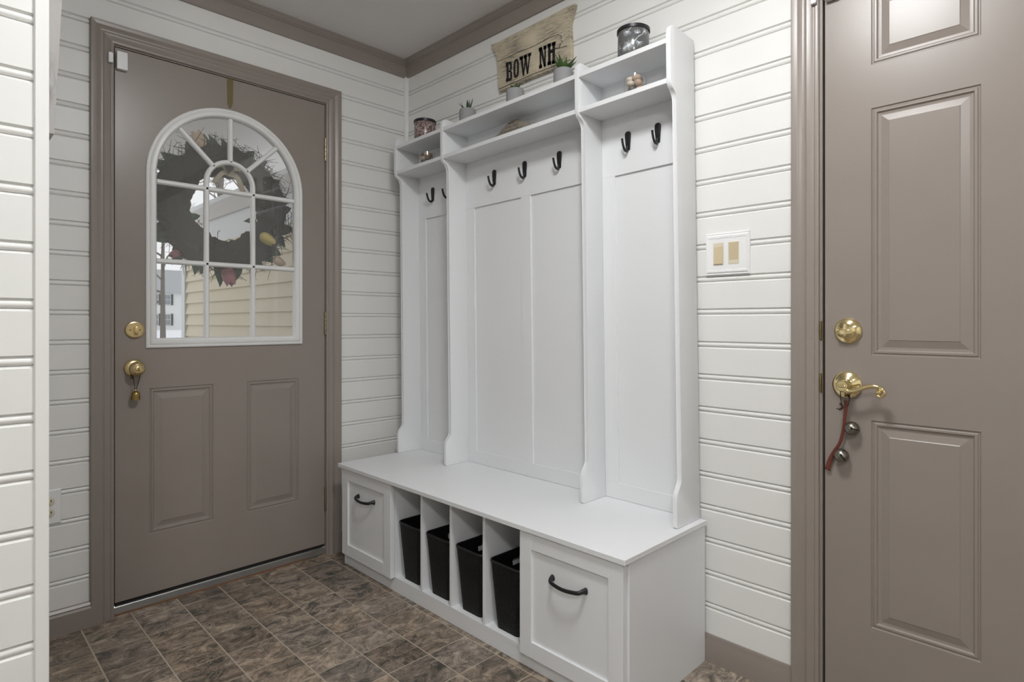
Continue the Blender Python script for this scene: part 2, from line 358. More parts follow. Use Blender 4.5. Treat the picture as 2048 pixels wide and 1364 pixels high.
# floor: grout bed and tiles
fl = boxes('floor', [((-0.15, -3.9, -0.06), (4.6, 0.15, -0.0012))], 'grout')
tag(fl, 'brown slate-look square tile floor with pale grout lines', None, None, 'structure')
TX, TY, TP = 0.540, -1.0745, 0.1543
th_ = TP / 2 - 0.0020
def tilegeo(a, b):
    v, f = boxgeo((a[0], a[1], -0.004), (b[0], b[1], 0.0))
    e = 0.0007
    v[4] = (a[0] + e, a[1] + e, 0); v[5] = (b[0] - e, a[1] + e, 0); v[6] = (b[0] - e, b[1] - e, 0); v[7] = (a[0] + e, b[1] - e, 0)
    return v, f
tv, tf = tilegeo((-th_, -th_), (th_, th_))
tme = bpy.data.meshes.new('tile'); tme.from_pydata(tv, [], tf); tme.materials.append(M['slate_tile'])
RV, RF = [], []
for i in range(-4, 27):
    for j in range(-18, 8):
        cx = TX + TP * (i + 0.5); cy = TY + TP * (j + 0.5)
        x0, x1, y0, y1 = max(cx - th_, -0.012), min(cx + th_, 4.6), max(cy - th_, -3.9), min(cy + th_, 0.0)
        if x1 - x0 < 0.004 or y1 - y0 < 0.004: continue
        if cx < NX - 0.1 and cy < NY - 0.1: continue
        full = (x1 - x0) > 2 * th_ - 1e-6 and (y1 - y0) > 2 * th_ - 1e-6
        d = (Vector((cx, cy, 0)) - CAM); dep = d.dot(FW); px = d.dot(RT) / max(dep, 0.01)
        vis = dep > 0.8 and abs(px) < 1.0 and cx < 2.35 and cy > -2.2
        if vis:
            if full:
                o = bpy.data.objects.new('tile', tme); o.location = (cx, cy, 0); C.objects.link(o); o.parent = fl
            else:
                v, f = tilegeo((x0 - cx, y0 - cy), (x1 - cx, y1 - cy)); me = bpy.data.meshes.new('tile'); me.from_pydata(v, [], f); me.materials.append(M['slate_tile'])
                o = bpy.data.objects.new('tile', me); o.location = (cx, cy, 0); C.objects.link(o); o.parent = fl
        else:
            v, f = tilegeo((x0, y0), (x1, y1)); q = len(RV); RV += v; RF += [tuple(a + q for a in g) for g in f]
rest = mesh('tile_field', RV, RF, 'slate_tile', fl); rest['kind'] = 'stuff'

# ------------------------------------------------------------------ casings
cas = [(0, 0), (0, 0.010), (0.004, 0.0125), (0.009, 0.0125), (0.0115, 0.0105), (0.016, 0.0115), (0.024, 0.0150), (0.030, 0.0160), (0.033, 0.0140), (0.0365, 0.0125), (0.044, 0.0135), (0.052, 0.0175), (0.056, 0.0200), (0.070, 0.0205), (0.0715, 0.0185), (0.0715, 0)]
def casing(name, label, a0, a1, zt, f3):
    t = thing(name, label, None, f3(0, (a0 + a1) / 2, 0), None, 'structure')
    n = len(cas); ring = [tuple(range(n)), tuple(range(2 * n - 1, n - 1, -1))] + [(i, (i + 1) % n, n + (i + 1) % n, n + i) for i in range(n)]
    mesh('casing_leg', [f3(h, a0 - u, 0) for u, h in cas] + [f3(h, a0 - u, zt + u) for u, h in cas], ring, 'taupe_paint', t, True)
    mesh('casing_leg', [f3(h, a1 + u, 0) for u, h in cas] + [f3(h, a1 + u, zt + u) for u, h in cas], ring, 'taupe_paint', t, True)
    mesh('casing_head', [f3(h, a0 - u, zt + u) for u, h in cas] + [f3(h, a1 + u, zt + u) for u, h in cas], ring, 'taupe_paint', t, True)
    return t
t4 = casing('trim_4', 'taupe moulded casing around the entry door', -1.2835, -0.4515, 2.0915, lambda h, a, z: (h, a, z))
t5 = casing('trim_5', 'taupe moulded casing around the six-panel door', 1.9925, 2.8325, 2.0825, lambda h, a, z: (a, -h, z))
for nm, p_, a0, a1, zt, f3 in (('door_jamb', t4, D1L - 0.003, D1R + 0.003, D1T + 0.003, lambda d, a, z: (d, a, z)), ('door_jamb', t5, D2L - 0.006, D2R + 0.004, D2T + 0.003, lambda d, a, z: (a, -d, z))):
    L_ = []
    for (u0, u1, z0, z1) in ((a0 - 0.014, a0, 0, zt), (a1, a1 + 0.014, 0, zt), (a0 - 0.014, a1 + 0.014, zt, zt + 0.012)):
        L_.append((f3(-0.14, u0, z0), f3(0.002, u1, z1)))
    boxes(nm, L_, 'taupe_paint', p_)
    S_ = []
    for (u0, u1, z0, z1) in ((a0, a0 + 0.012, 0, zt), (a1 - 0.012, a1, 0, zt), (a0, a1, zt - 0.012, zt)):
        S_.append((f3(-0.075, u0, z0), f3(-0.047, u1, z1)))
    boxes('weather_strip', S_, 'dark_gap', p_)

# ------------------------------------------------------------------ doors
pan_prof = [(0, 0), (0.0025, -0.0035), (0.0045, -0.0035), (0.0075, -0.0010), (0.0120, -0.0010), (0.0155, -0.0055), (0.0205, -0.0062), (0.0225, -0.0062), (0.0395, -0.0018), (0.0415, -0.0006)]
def panel(parent, f3, u0, u1, z0, z1, m):
    V, F = [], []
    for t, d in pan_prof:
        V += [f3(d, u0 + t, z0 + t), f3(d, u1 - t, z0 + t), f3(d, u1 - t, z1 - t), f3(d, u0 + t, z1 - t)]
    for i in range(len(pan_prof) - 1):
        for k in range(4): F.append((i * 4 + k, i * 4 + (k + 1) % 4, i * 4 + 4 + (k + 1) % 4, i * 4 + 4 + k))
    q = (len(pan_prof) - 1) * 4; F.append((q, q + 1, q + 2, q + 3))
    return mesh('panel', V, F, m, parent)
def slab(parent, f3, u0, u1, z0, z1, holes, m, arch=None, th=0.044):
    us = sorted({u0, u1, *[h[0] for h in holes], *[h[1] for h in holes]}); zs = sorted({z0, z1, *[h[2] for h in holes], *[h[3] for h in holes]})
    V, F = [], []
    def quad(d, a, b, c, e):
        q = len(V); V.extend([f3(d, a, c), f3(d, b, c), f3(d, b, e), f3(d, a, e)]); F.append((q, q + 1, q + 2, q + 3))
    for i in range(len(us) - 1):
        for j in range(len(zs) - 1):
            cu = (us[i] + us[i + 1]) / 2; cz = (zs[j] + zs[j + 1]) / 2
            if any(h[0] < cu < h[1] and h[2] < cz < h[3] for h in holes): continue
            quad(0, us[i], us[i + 1], zs[j], zs[j + 1])
            quad(-th, us[i], us[i + 1], zs[j], zs[j + 1])
    for (a, b, c, e) in holes[:]:
        if arch and (a, b, c, e) == arch[0]: continue
        quad(-th, a, b, c, e)
    def side(p, r):
        q = len(V); V.extend([f3(0, *p), f3(0, *r), f3(-th, *r), f3(-th, *p)]); F.append((q, q + 1, q + 2, q + 3))
    for p, r in (((u0, z0), (u1, z0)), ((u1, z0), (u1, z1)), ((u1, z1), (u0, z1)), ((u0, z1), (u0, z0))): side(p, r)
    if arch:
        (a, b, c, e), uc, zc, R = arch
        side((a, c), (b, c)); side((a, c), (a, zc)); side((b, c), (b, zc))
        n = 32; pts = [(uc - R * math.cos(PI * k / n), zc + R * math.sin(PI * k / n)) for k in range(n + 1)]
        for p, r in zip(pts[:-1], pts[1:]):
            for d in (0, -th):
                q = len(V); V.extend([f3(d, *p), f3(d, *r), f3(d, r[0], e), f3(d, p[0], e)]); F.append((q, q + 1, q + 2, q + 3))
            side(p, r)
    return mesh('slab', V, F, m, parent)

fA = lambda d, a, z: (d, a, z)                   # back wall: d out of the wall along +x
fB = lambda d, a, z: (a, -d, z)                  # right wall: d out of the wall along -y
d1 = thing('door_1', 'taupe entry door with an arched white divided window and two raised panels', 'door', (0, -0.87, 0.05), None, 'structure')
YC, ZC, ZB, RO, RI = -0.8735, 1.6465, 0.981, 0.3075, 0.2705
hole = (YC - 0.289, YC + 0.289, ZB + 0.018, ZC + 0.289)
s1 = slab(d1, fA, D1L, D1R, 0.052, D1T, [hole, (-1.168, -0.941, 0.277, 0.828), (-0.808, -0.581, 0.277, 0.828)], 'taupe_paint', (hole, YC, ZC, 0.289))
panel(d1, fA, -1.168, -0.941, 0.277, 0.828, 'taupe_paint'); panel(d1, fA, -0.808, -0.581, 0.277, 0.828, 'taupe_paint')
def outline(t, n=40):
    R = RO - t; zb = ZB + t
    return [(YC - R, zb)] + [(YC - R * math.cos(PI * k / n), ZC + R * math.sin(PI * k / n)) for k in range(n + 1)] + [(YC + R, zb)]
lf = [(0, 0.0), (0, 0.006), (0.003, 0.009), (0.008, 0.010), (0.011, 0.0085), (0.013, 0.011), (0.020, 0.0135), (0.029, 0.0135), (0.032, 0.011), (0.0355, 0.006), (0.037, -0.006), (0.037, -0.016), (0.0, -0.016)]
V, F = [], []; n = 0
for t, h in lf:
    o_ = outline(t); n = len(o_); V += [(h, a, z) for a, z in o_]
for i in range(len(lf)):
    for k in range(n):
        j = (i + 1) % len(lf); F.append((i * n + k, i * n + (k + 1) % n, j * n + (k + 1) % n, j * n + k))
wf = mesh('window_frame', V, F, 'white_enamel', d1, True)
def muntin_straight(p, q, wd=0.0195):
    p = Vector((0, *p)); q = Vector((0, *q)); d = (q - p).normalized(); s = Vector((0, -d.z, d.y))
    pr = [(-0.5, -0.012), (-0.5, -0.002), (-0.36, 0.003), (-0.2, 0.006), (0.2, 0.006), (0.36, 0.003), (0.5, -0.002), (0.5, -0.012)]
    V = [p + s * (a * wd) + Vector((h, 0, 0)) for a, h in pr] + [q + s * (a * wd) + Vector((h, 0, 0)) for a, h in pr]; m_ = len(pr)
    mesh('muntin', V, [tuple(range(m_)), tuple(range(2 * m_ - 1, m_ - 1, -1))] + [(i, (i + 1) % m_, m_ + (i + 1) % m_, m_ + i) for i in range(m_)], 'white_enamel', wf)
RS = 0.092
muntin_straight((YC - RI, 1.3135), (YC + RI, 1.3135)); muntin_straight((YC - RI, 1.617), (YC + RI, 1.617))
for s in (-1, 1): muntin_straight((YC + s * RS, ZB + 0.036), (YC + s * RS, ZC))
for an in (45, 90, 135):
    c_, s_ = math.cos(math.radians(an)), math.sin(math.radians(an)); muntin_straight((YC + RS * c_, ZC + RS * s_), (YC + RI * c_, ZC + RI * s_))
pr = [(-0.00975, -0.012), (-0.00975, -0.002), (-0.007, 0.003), (-0.004, 0.006), (0.004, 0.006), (0.007, 0.003), (0.00975, -0.002), (0.00975, -0.012)]
V, F = [], []
for k in range(25):
    a = PI * k / 24
    V += [(h, YC + (RS + r) * math.cos(a), ZC + (RS + r) * math.sin(a)) for r, h in pr]
for k in range(24):
    for i in range(8): F.append((k * 8 + i, k * 8 + (i + 1) % 8, k * 8 + 8 + (i + 1) % 8, k * 8 + 8 + i))
mesh('muntin', V, F, 'white_enamel', wf)
def pane(poly): prism('pane', poly, lambda u, v, t: (t, u, v), -0.0095, -0.0065, 'pane_glass', wf)
ys = [YC - RI, YC - RS, YC + RS, YC + RI]; zs = [ZB + 0.037, 1.3135, 1.617]
for i in range(3):
    for j in range(2): pane([(ys[i], zs[j]), (ys[i + 1], zs[j]), (ys[i + 1], zs[j + 1]), (ys[i], zs[j + 1])])
arc = lambda r, a, b, n: [(YC + r * math.cos(math.radians(a + (b - a) * k / n)), ZC + r * math.sin(math.radians(a + (b - a) * k / n))) for k in range(n + 1)]
pane([(YC + RS, 1.617)] + arc(RS, 0, 180, 16) + [(YC - RS, 1.617)])
pane([(YC + RS, 1.617), (YC + RI, 1.617)] + arc(RI, 0, 45, 8) + arc(RS, 45, 0, 6)); pane(arc(RI, 45, 90, 8) + arc(RS, 90, 45, 6))
pane(arc(RI, 90, 135, 8) + arc(RS, 135, 90, 6)); pane(arc(RI, 135, 180, 8) + [(YC - RI, 1.617), (YC - RS, 1.617)] + arc(RS, 180, 135, 6))
for (z0, z1) in ((1.824, 1.93), (1.019, 1.127), (0.209, 0.320)):
    h = lathe('hinge', [(0.0055, 0)] + [x for q in range(5) for x in ((0.0058, (z1 - z0) * (q + 0.06) / 5), (0.0058, (z1 - z0) * (q + 0.94) / 5), (0.0046, (z1 - z0) * (q + 1) / 5))], (0.005, D1R + 0.0015, z0), (0, 0, 1), 'hinge_brass', d1, 12)
    lathe('hinge_finial', [(0.004, 0), (0.0045, 0.003), (0.001, 0.007)], (0.005, D1R + 0.0015, z1 - 0.001), (0, 0, 1), 'hinge_brass', h, 10)
box('bottom_sweep', (-0.040, D1L + 0.003, 0.040), (-0.004, D1R - 0.003, 0.053), 'dark_gap', d1)
# deadbolt
db = lathe('deadbolt', [(0.0315, 0.0), (0.0320, 0.003), (0.0300, 0.0075), (0.0270, 0.0085), (0.0262, 0.0075), (0.0, 0.0080)], (0, -1.217, 1.050), (1, 0, 0), 'satin_brass', d1, 40)
prism('thumb_turn', [(-0.005, -0.016), (0.004, -0.017), (0.0055, 0.0), (0.006, 0.013), (0.0, 0.0165), (-0.005, 0.013), (-0.006, 0.0)], lambda u, v, t: (t, -1.2145 + u, 1.047 + v), 0.006, 0.022, 'satin_brass', db, True, 0.0015)
for s in (-1, 1): lathe('screw', [(0.0035, 0), (0.0033, 0.0012), (0, 0.0018)], (0.0075, -1.217 + s * 0.0155, 1.050), (1, 0, 0), 'old_brass', db, 10)
# knob
kn = lathe('door_knob', [(0.033, 0.0), (0.0335, 0.003), (0.031, 0.007), (0.024, 0.010), (0.0135, 0.012), (0.0120, 0.022), (0.0150, 0.028), (0.0235, 0.036), (0.0262, 0.044), (0.0255, 0.051), (0.0215, 0.057), (0.0150, 0.0600), (0.0142, 0.0590), (0.0, 0.0592)], (0, -1.2185, 0.908), (1, 0, 0), 'satin_brass', d1, 40)
lathe('lock_button', [(0.0105, 0), (0.0105, 0.003), (0.009, 0.0042), (0, 0.0045)], (0.058, -1.2185, 0.908), (1, 0, 0), 'satin_brass', kn, 24)
box('key_slot', (0.0620, -1.2195, 0.902), (0.0640, -1.2170, 0.914), 'old_brass', kn)
# strike plate edges on the jamb
for z in (1.05, 0.908):
    o = prism('strike_plate', [(0.0, -0.028), (0.006, -0.022), (0.009, 0.0), (0.006, 0.022), (0.0, 0.028)], lambda u, v, t: (u * 0.9 + 0.001, t, z + v), D1L - 0.0062, D1L - 0.0044, 'old_brass', t4)
# threshold
sill = thing('door_threshold', 'dull aluminium threshold strip under the entry door', 'threshold', (-0.05, -0.87, 0))
prism('sill_plate', [(-0.145, 0), (-0.012, 0), (-0.010, 0.004), (-0.010, 0.030), (-0.014, 0.036), (-0.06, 0.039), (-0.145, 0.030)], lambda u, v, t: (u, t, v), D1L - 0.0025, D1R + 0.0025, 'aluminium', sill)
box('sill_shim', (-0.0105, D1L + 0.002, -0.0005), (-0.0065, D1R - 0.08, 0.0055), 'subfloor_edge', sill)

d2 = thing('door_2', 'taupe six-panel door with brass lever handle and deadbolt', 'door', (2.41, 0, 0.01), None, 'structure')
cols = ((2.119, 2.349), (D2L + D2R - 2.349, D2L + D2R - 2.119)); rows = ((0.270, 0.819), (0.991, 1.645), (1.760, 1.955))
s2 = slab(d2, fB, D2L, D2R, 0.012, D2T, [(a, b, c, e) for a, b in cols for c, e in rows], 'taupe_paint')
for a, b in cols:
    for c, e in rows: panel(d2, fB, a, b, c, e, 'taupe_paint')
box('threshold_strip', (D2L - 0.006, 0.0, -0.0005), (D2R + 0.004, 0.12, 0.010), 'aluminium', t5)
db = lathe('deadbolt', [(0.0335, 0.0), (0.0345, 0.002), (0.0340, 0.005), (0.0300, 0.0090), (0.0220, 0.0125), (0.0215, 0.0150), (0.0190, 0.0165), (0, 0.0170)], (2.0645, 0, 1.0555), (0, -1, 0), 'brass', d2, 48)
prism('thumb_turn', [(-0.024, -0.004), (-0.020, -0.007), (0.0, -0.0065), (0.020, -0.003), (0.024, 0.0), (0.020, 0.004), (0.0, 0.007), (-0.020, 0.004)], lambda u, v, t: (2.0635 + u, t, 1.0525 + v), -0.014, -0.027, 'brass', db, True, 0.002)
lv = lathe('lever_rose', [(0.0355, 0.0), (0.0365, 0.002), (0.0360, 0.006), (0.0310, 0.0105), (0.0230, 0.0135), (0.0195, 0.0160), (0.0165, 0.0175), (0.0150, 0.0300), (0.0165, 0.0330), (0.0165, 0.0430), (0.0140, 0.0480), (0.0130, 0.0500), (0.0, 0.0500)], (2.0625, 0, 0.9095), (0, -1, 0), 'brass', d2, 48)
lp = [pix(x, y, 1, yy) for x, y, yy in ((1682, 777, -0.040), (1696, 782, -0.043), (1709, 782, -0.045), (1724, 777, -0.046), (1740, 773, -0.046), (1755, 774, -0.046), (1765, 779, -0.046), (1769, 786, -0.046), (1766, 792, -0.046), (1759, 794, -0.046), (1754, 789, -0.046), (1757, 785, -0.046))]
sp = spline(lp, 5); rr = [(0.0075 - 0.0035 * min(1, i / (len(sp) * 0.75)), 0.0070 - 0.0032 * min(1, i / (len(sp) * 0.75))) for i in range(len(sp))]
tube('lever_arm', sp, rr, 'brass', lv, 12)
lathe('lever_scroll', [(0.0, 0.0), (0.006, 0.001), (0.0075, 0.004), (0.006, 0.008), (0.0035, 0.009), (0.003, 0.011), (0, 0.0115)], lp[-1] + Vector((0, 0.003, 0)), (0, -1, 0), 'brass', lv, 20)
box('turn_button', (2.0525, -0.0490, 0.9060), (2.0725, -0.0565, 0.9130), 'brass', lv, 0.002, None, 2)
for z in (1.0555, 0.9095):
    prism('strike_plate', [(0.0, -0.028), (0.007, -0.022), (0.009, 0.0), (0.007, 0.022), (0.0, 0.028)], lambda u, v, t: (t, -u * 1.1 - 0.0012, z + v), D2L - 0.0105, D2L - 0.0070, 'old_brass', t5)

# ------------------------------------------------------------------ hall tree
ht = thing('hall_tree', 'tall white hall tree bench with hooks, shelves, two drawers and cubbies', 'hall tree', (0.9, -0.23, 0))
BX0, BX1, BYB, BZ = 0.140, 1.661, -0.0125, 0.450
W_ = 'white_laminate'
box('bench_top', (BX0, BYB, 0.434), (BX1, -0.466, BZ), W_, ht, 0.0012)
box('side_panel', (0.150, BYB, 0), (0.165, -0.4375, 0.434), W_, ht, 0.0008)
box('side_panel', (1.641, BYB, 0), (1.656, -0.4375, 0.434), W_, ht, 0.0008)
box('kick_plate', (0.165, -0.4215, 0), (1.641, -0.4365, 0.052), W_, ht, 0.0006)
box('base_board', (0.165, BYB - 0.006, 0.044), (1.641, -0.4370, 0.059), W_, ht, 0.0006)
box('bench_back', (0.165, BYB, 0.0), (1.641, BYB - 0.006, 0.434), W_, ht)
for a, b in ((0.534, 0.546), (0.717, 0.729), (0.892, 0.904), (1.069, 1.081), (1.254, 1.266)):
    box('divider', (a, BYB - 0.006, 0.059), (b, -0.4365, 0.434), W_, ht, 0.0006)
def pull(parent, x0, x1, z):
    xm = (x0 + x1) / 2; L_ = (x1 - x0) / 2; y0 = -0.4515
    pts = spline([(xm - L_ + 0.004, y0, z + 0.001), (xm - L_ + 0.007, y0 - 0.012, z + 0.002), (xm - L_ + 0.018, y0 - 0.024, z - 0.002), (xm, y0 - 0.029, z - 0.006), (xm + L_ - 0.018, y0 - 0.024, z - 0.002), (xm + L_ - 0.007, y0 - 0.012, z + 0.002), (xm + L_ - 0.004, y0, z + 0.001)], 5)
    n = len(pts); r = [(0.0045 + 0.0045 * abs(2 * i / (n - 1) - 1) ** 3, 0.0062 + 0.0045 * abs(2 * i / (n - 1) - 1) ** 4) for i in range(n)]
    h = tube('handle', pts, r, 'black_metal', parent, 10); h['label'] = 'black metal bow pull'
    return h
def drawer(x0, x1, z0, z1, hz):
    d = bpy.data.objects.new('drawer', None); d.empty_display_size = 0.05; d.location = ((x0 + x1) / 2, -0.448, z0); WL_ = Vector(d.location)
    C.objects.link(d); d.parent = ht; d.matrix_parent_inverse = Matrix.Translation(-wl(ht)); WL[d.name] = WL_
    s = 0.0485; yb, yf = -0.4385, -0.4585
    box('stile', (x0, yb, z0), (x0 + s, yf, z1), W_, d, 0.0007); box('stile', (x1 - s, yb, z0), (x1, yf, z1), W_, d, 0.0007)
    box('rail', (x0 + s, yb, z0), (x1 - s, yf + 0.0002, z0 + s), W_, d, 0.0007); box('rail', (x0 + s, yb, z1 - s), (x1 - s, yf + 0.0002, z1), W_, d, 0.0007)
    box('inset_panel', (x0 + s - 0.001, yb, z0 + s - 0.001), (x1 - s + 0.001, yf + 0.0075, z1 - s + 0.001), W_, d)
    xm = (x0 + x1) / 2; pull(d, xm - 0.066, xm + 0.066, hz)
drawer(0.1645, 0.547, 0.056, 0.4325, 0.331); drawer(1.266, 1.650, 0.050, 0.4305, 0.318)
# hutch (leans a touch sideways like the real flat-pack unit)
def sh(v):
    x, y, z = v; h = max(0.0, z - BZ)
    return Vector((x - 0.0145 * h, y, z + 0.018 * (x - 0.9) * h / 1.53))
HB = -0.0145
up = [(HB, 0.4505), (-0.1535, 0.4505), (-0.1575, 0.4545), (-0.1575, 0.535), (-0.156, 0.546), (-0.151, 0.557), (-0.143, 0.566), (-0.134, 0.574), (-0.1285, 0.583), (-0.126, 0.594),
      (-0.128, 1.755), (-0.130, 1.768), (-0.136, 1.778), (-0.146, 1.785), (-0.155, 1.791), (-0.1595, 1.800), (-0.1610, 1.812), (-0.1610, 1.955), (-0.1590, 1.967), (-0.153, 1.976), (-0.144, 1.980), (-0.132, 1.980), (HB, 1.975)]
UX = (0.146, 0.5065, 1.2655, 1.6245); UT = 0.0155
for x in UX: prism('upright', up, lambda u, v, t: (t, u, v), x, x + UT, W_, ht, True, 0.0012, sh)
for i in range(3):
    a, b = UX[i] + UT, UX[i + 1]
    box('shelf', (a, HB - 0.004, 1.9255), (b, -0.1590, 1.9415), W_, ht, 0.0006, sh)
    box('shelf', (a, HB - 0.004, 1.8025), (b, -0.1590, 1.8185), W_, ht, 0.0006, sh)
    box('back_panel', (a, HB, 0.4505), (b, HB - 0.006, 1.9255), W_, ht, 0, sh)
    yr = -0.0275
    box('bottom_rail', (a, HB - 0.006, 0.4507), (b, yr, 0.507), W_, ht, 0.0006, sh)
    box('hook_rail', (a, HB - 0.006, 1.5950), (b, yr, 1.8025), W_, ht, 0.0006, sh)
    sw = 0.055
    for (c, d) in [(a, a + sw), (b - sw, b)] + ([((a + b) / 2 - 0.0275, (a + b) / 2 + 0.0275)] if i == 1 else []):
        box('stile', (c, HB - 0.006, 0.507), (d, yr, 1.595), W_, ht, 0.0006, sh)
hp = [(0.0, 0.034), (0.006, 0.0328), (0.0100, 0.029), (0.0115, 0.023), (0.0108, 0.010), (0.0085, -0.012), (0.0070, -0.031), (-0.0070, -0.031), (-0.0085, -0.012), (-0.0108, 0.010), (-0.0115, 0.023), (-0.0100, 0.029), (-0.006, 0.0328)]
for hx in (0.278, 0.398, 0.712, 0.894, 1.080, 1.395, 1.514):
    zc = 1.705
    h = prism('coat_hook', hp, lambda u, v, t: (hx + u, t, zc + v), -0.0270, -0.0325, 'black_metal', ht, True, 0.001, sh)
    pts = spline([(hx, -0.0300, zc - 0.018), (hx, -0.0325, zc - 0.029), (hx, -0.0400, zc - 0.0360), (hx, -0.0500, zc - 0.0340), (hx, -0.0580, zc - 0.0240), (hx, -0.0630, zc - 0.0100), (hx, -0.0655, zc + 0.0015)], 4)
    tube('prong', pts, [(0.0065 - 0.0015 * i / (len(pts) - 1), 0.0034) for i in range(len(pts))], 'black_metal', h, 10, sh)
    for zz in (0.020, -0.004): lathe('screw', [(0.0032, 0), (0.0030, 0.0010), (0, 0.0014)], sh(Vector((hx, -0.0322, zc + zz))), (0, -1, 0), 'black_metal', h, 8)

# ------------------------------------------------------------------ baskets
def rr_ring(hx, hy, r, n=6, nx=6, ny=20):
    P = []
    for (sx, sy, a0) in ((1, 1, 0), (-1, 1, 90), (-1, -1, 180), (1, -1, 270)):
        cx, cy = sx * (hx - r), sy * (hy - r)
        corner = [(cx + r * math.cos(math.radians(a0 + 90 * k / n)), cy + r * math.sin(math.radians(a0 + 90 * k / n))) for k in range(n + 1)]
        P += corner
        nxt = {(1, 1): (nx, (-(hx - r), hy)), (-1, 1): (ny, (-hx, -(hy - r))), (-1, -1): (nx, (hx - r, -hy)), (1, -1): (ny, (hx, hy - r))}[(sx, sy)]
        m_, e = nxt; s = corner[-1]
        P += [(s[0] + (e[0] - s[0]) * k / m_, s[1] + (e[1] - s[1]) * k / m_) for k in range(1, m_)]
    return P
def basket(cx, label):
    H = 0.222; b = thing('storage_basket', label, 'basket', (cx, -0.285, 0.0592), 'black storage baskets in the bench cubbies')
    bm = bmesh.new(); rings = []; NZ = 40
    for k in range(NZ + 1):
        t = k / NZ; z = 0.0592 + H * t; hx = 0.053 + 0.021 * t; hy = 0.132 + 0.014 * t
        rings.append([bm.verts.new((cx + x, -0.285 + y, z)) for x, y in rr_ring(hx, hy, 0.016 + 0.004 * t)])
    n = len(rings[0])
    for k in range(NZ):
        for i in range(n):
            vs = [rings[k][i], rings[k][(i + 1) % n], rings[k + 1][(i + 1) % n], rings[k + 1][i]]
            c = sum((v.co for v in vs), Vector()) / 4
            if abs(c.x - cx) > 0.05:
                dy = max(0, abs(c.y + 0.285) - 0.026); dz = c.z - (0.0592 + H - 0.040)
                if dy * dy + dz * dz < 0.0125 ** 2: continue
            bm.faces.new(vs)
    bm.faces.new(list(reversed(rings[0])))
    bmesh.ops.recalc_face_normals(bm, faces=bm.faces)
    bmesh.ops.solidify(bm, geom=bm.faces[:], thickness=0.0022)
    bmobj('basket_body', bm, 'black_plastic', b, True)
    hx, hy = 0.074, 0.146; R = rr_ring(hx, hy, 0.020); pth = [(cx + x, -0.285 + y, 0.0592 + H) for x, y in R]
    V, F = [], []; m_ = len(pth)
    for i, p in enumerate(pth):
        d = Vector((R[i][0] / hx ** 1.0 * 0.5, R[i][1] / hy * 0.5, 0)); nx_ = Vector((R[(i + 1) % m_][1] - R[i - 1][1], -(R[(i + 1) % m_][0] - R[i - 1][0]), 0)).normalized()
        for k in range(8):
            a = 2 * PI * k / 8; V.append(Vector(p) + nx_ * (0.0032 * math.cos(a)) + Vector((0, 0, 0.0045 * math.sin(a))))
    for i in range(m_):
        for k in range(8): F.append((i * 8 + k, i * 8 + (k + 1) % 8, ((i + 1) % m_) * 8 + (k + 1) % 8, ((i + 1) % m_) * 8 + k))
    mesh('rim', V, F, 'black_metal', b, 'all')
for cx, lb in ((0.6320, 'black perforated plastic basket in the cubby beside the drawer nearest the entry door'), (0.8100, 'black perforated plastic basket in the second cubby from the entry door'), (0.9865, 'black perforated plastic basket in the third cubby from the entry door'), (1.1670, 'black perforated plastic basket in the cubby beside the drawer nearest the light switch')):
    basket(cx, lb)

# ------------------------------------------------------------------ things on the shelves
def on_shelf(x, y, upper): return sh(Vector((x, y, 1.9417 if upper else 1.8187)))
def candle(x, y, label, body_mat, dia, hgt, group):
    o = on_shelf(x, y, True); R = dia / 2
    t = thing('candle_jar', label, 'candle', o)
    b = lathe('jar', [(R - 0.008, 0.0), (R - 0.004, 0.002), (R - 0.002, 0.006), (R - 0.002, hgt - 0.010), (R - 0.004, hgt - 0.006), (0, hgt - 0.006)], o, (0, 0, 1), body_mat, t, 48)
    lathe('lid', [(R, hgt - 0.012), (R + 0.0008, hgt - 0.011), (R + 0.0008, hgt - 0.001), (R - 0.002, hgt + 0.001), (0, hgt + 0.0015)], o, (0, 0, 1), 'candle_lid', t, 48)
    return t, b, o, R - 0.002
candle(0.303, -0.092, 'pink-brown marbled candle jar with black lid on the end near the entry door', 'mauve_glass', 0.104, 0.098, None)
ct_, cj, co, cR = candle(1.462, -0.092, 'smoky grey candle jar printed with white pine branches, black lid', 'grey_glass', 0.108, 0.104, None)
def on_jar(s, z, off=0.0003):            # s: arc length to the right as seen from the room, z: height on the jar
    a0 = math.atan2(CAM.y - co.y, CAM.x - co.x); a = a0 + s / cR
    return co + Vector(((cR + off) * math.cos(a), (cR + off) * math.sin(a), z))
JV, JF = [], []
def stroke(p, q, wd):
    d = Vector((q[0] - p[0], q[1] - p[1])); L_ = d.length
    if L_ < 1e-6: return
    nrm = Vector((-d.y, d.x)) / L_ * wd / 2; b_ = len(JV); k_ = 3
    for k in range(k_ + 1):
        c = Vector(p) + d * (k / k_); ww = 1 - 0.5 * k / k_
        JV.append(on_jar(c.x + nrm.x * ww, c.y + nrm.y * ww)); JV.append(on_jar(c.x - nrm.x * ww, c.y - nrm.y * ww))
    for k in range(k_): JF.append((b_ + 2 * k, b_ + 2 * k + 1, b_ + 2 * k + 3, b_ + 2 * k + 2))
def tuft(c, n, r, a0=0, a1=360):
    for k in range(n):
        a = math.radians(a0 + (a1 - a0) * k / n + random.uniform(-5, 5)); L_ = r * random.uniform(0.6, 1)
        stroke(c, (c[0] + L_ * math.cos(a), c[1] + L_ * math.sin(a)), 0.0007)
br = [(-0.030, 0.030), (-0.012, 0.036), (0.004, 0.046), (0.016, 0.060), (0.030, 0.068), (0.040, 0.084)]
for p, q in zip(br[:-1], br[1:]): stroke(p, q, 0.0022)
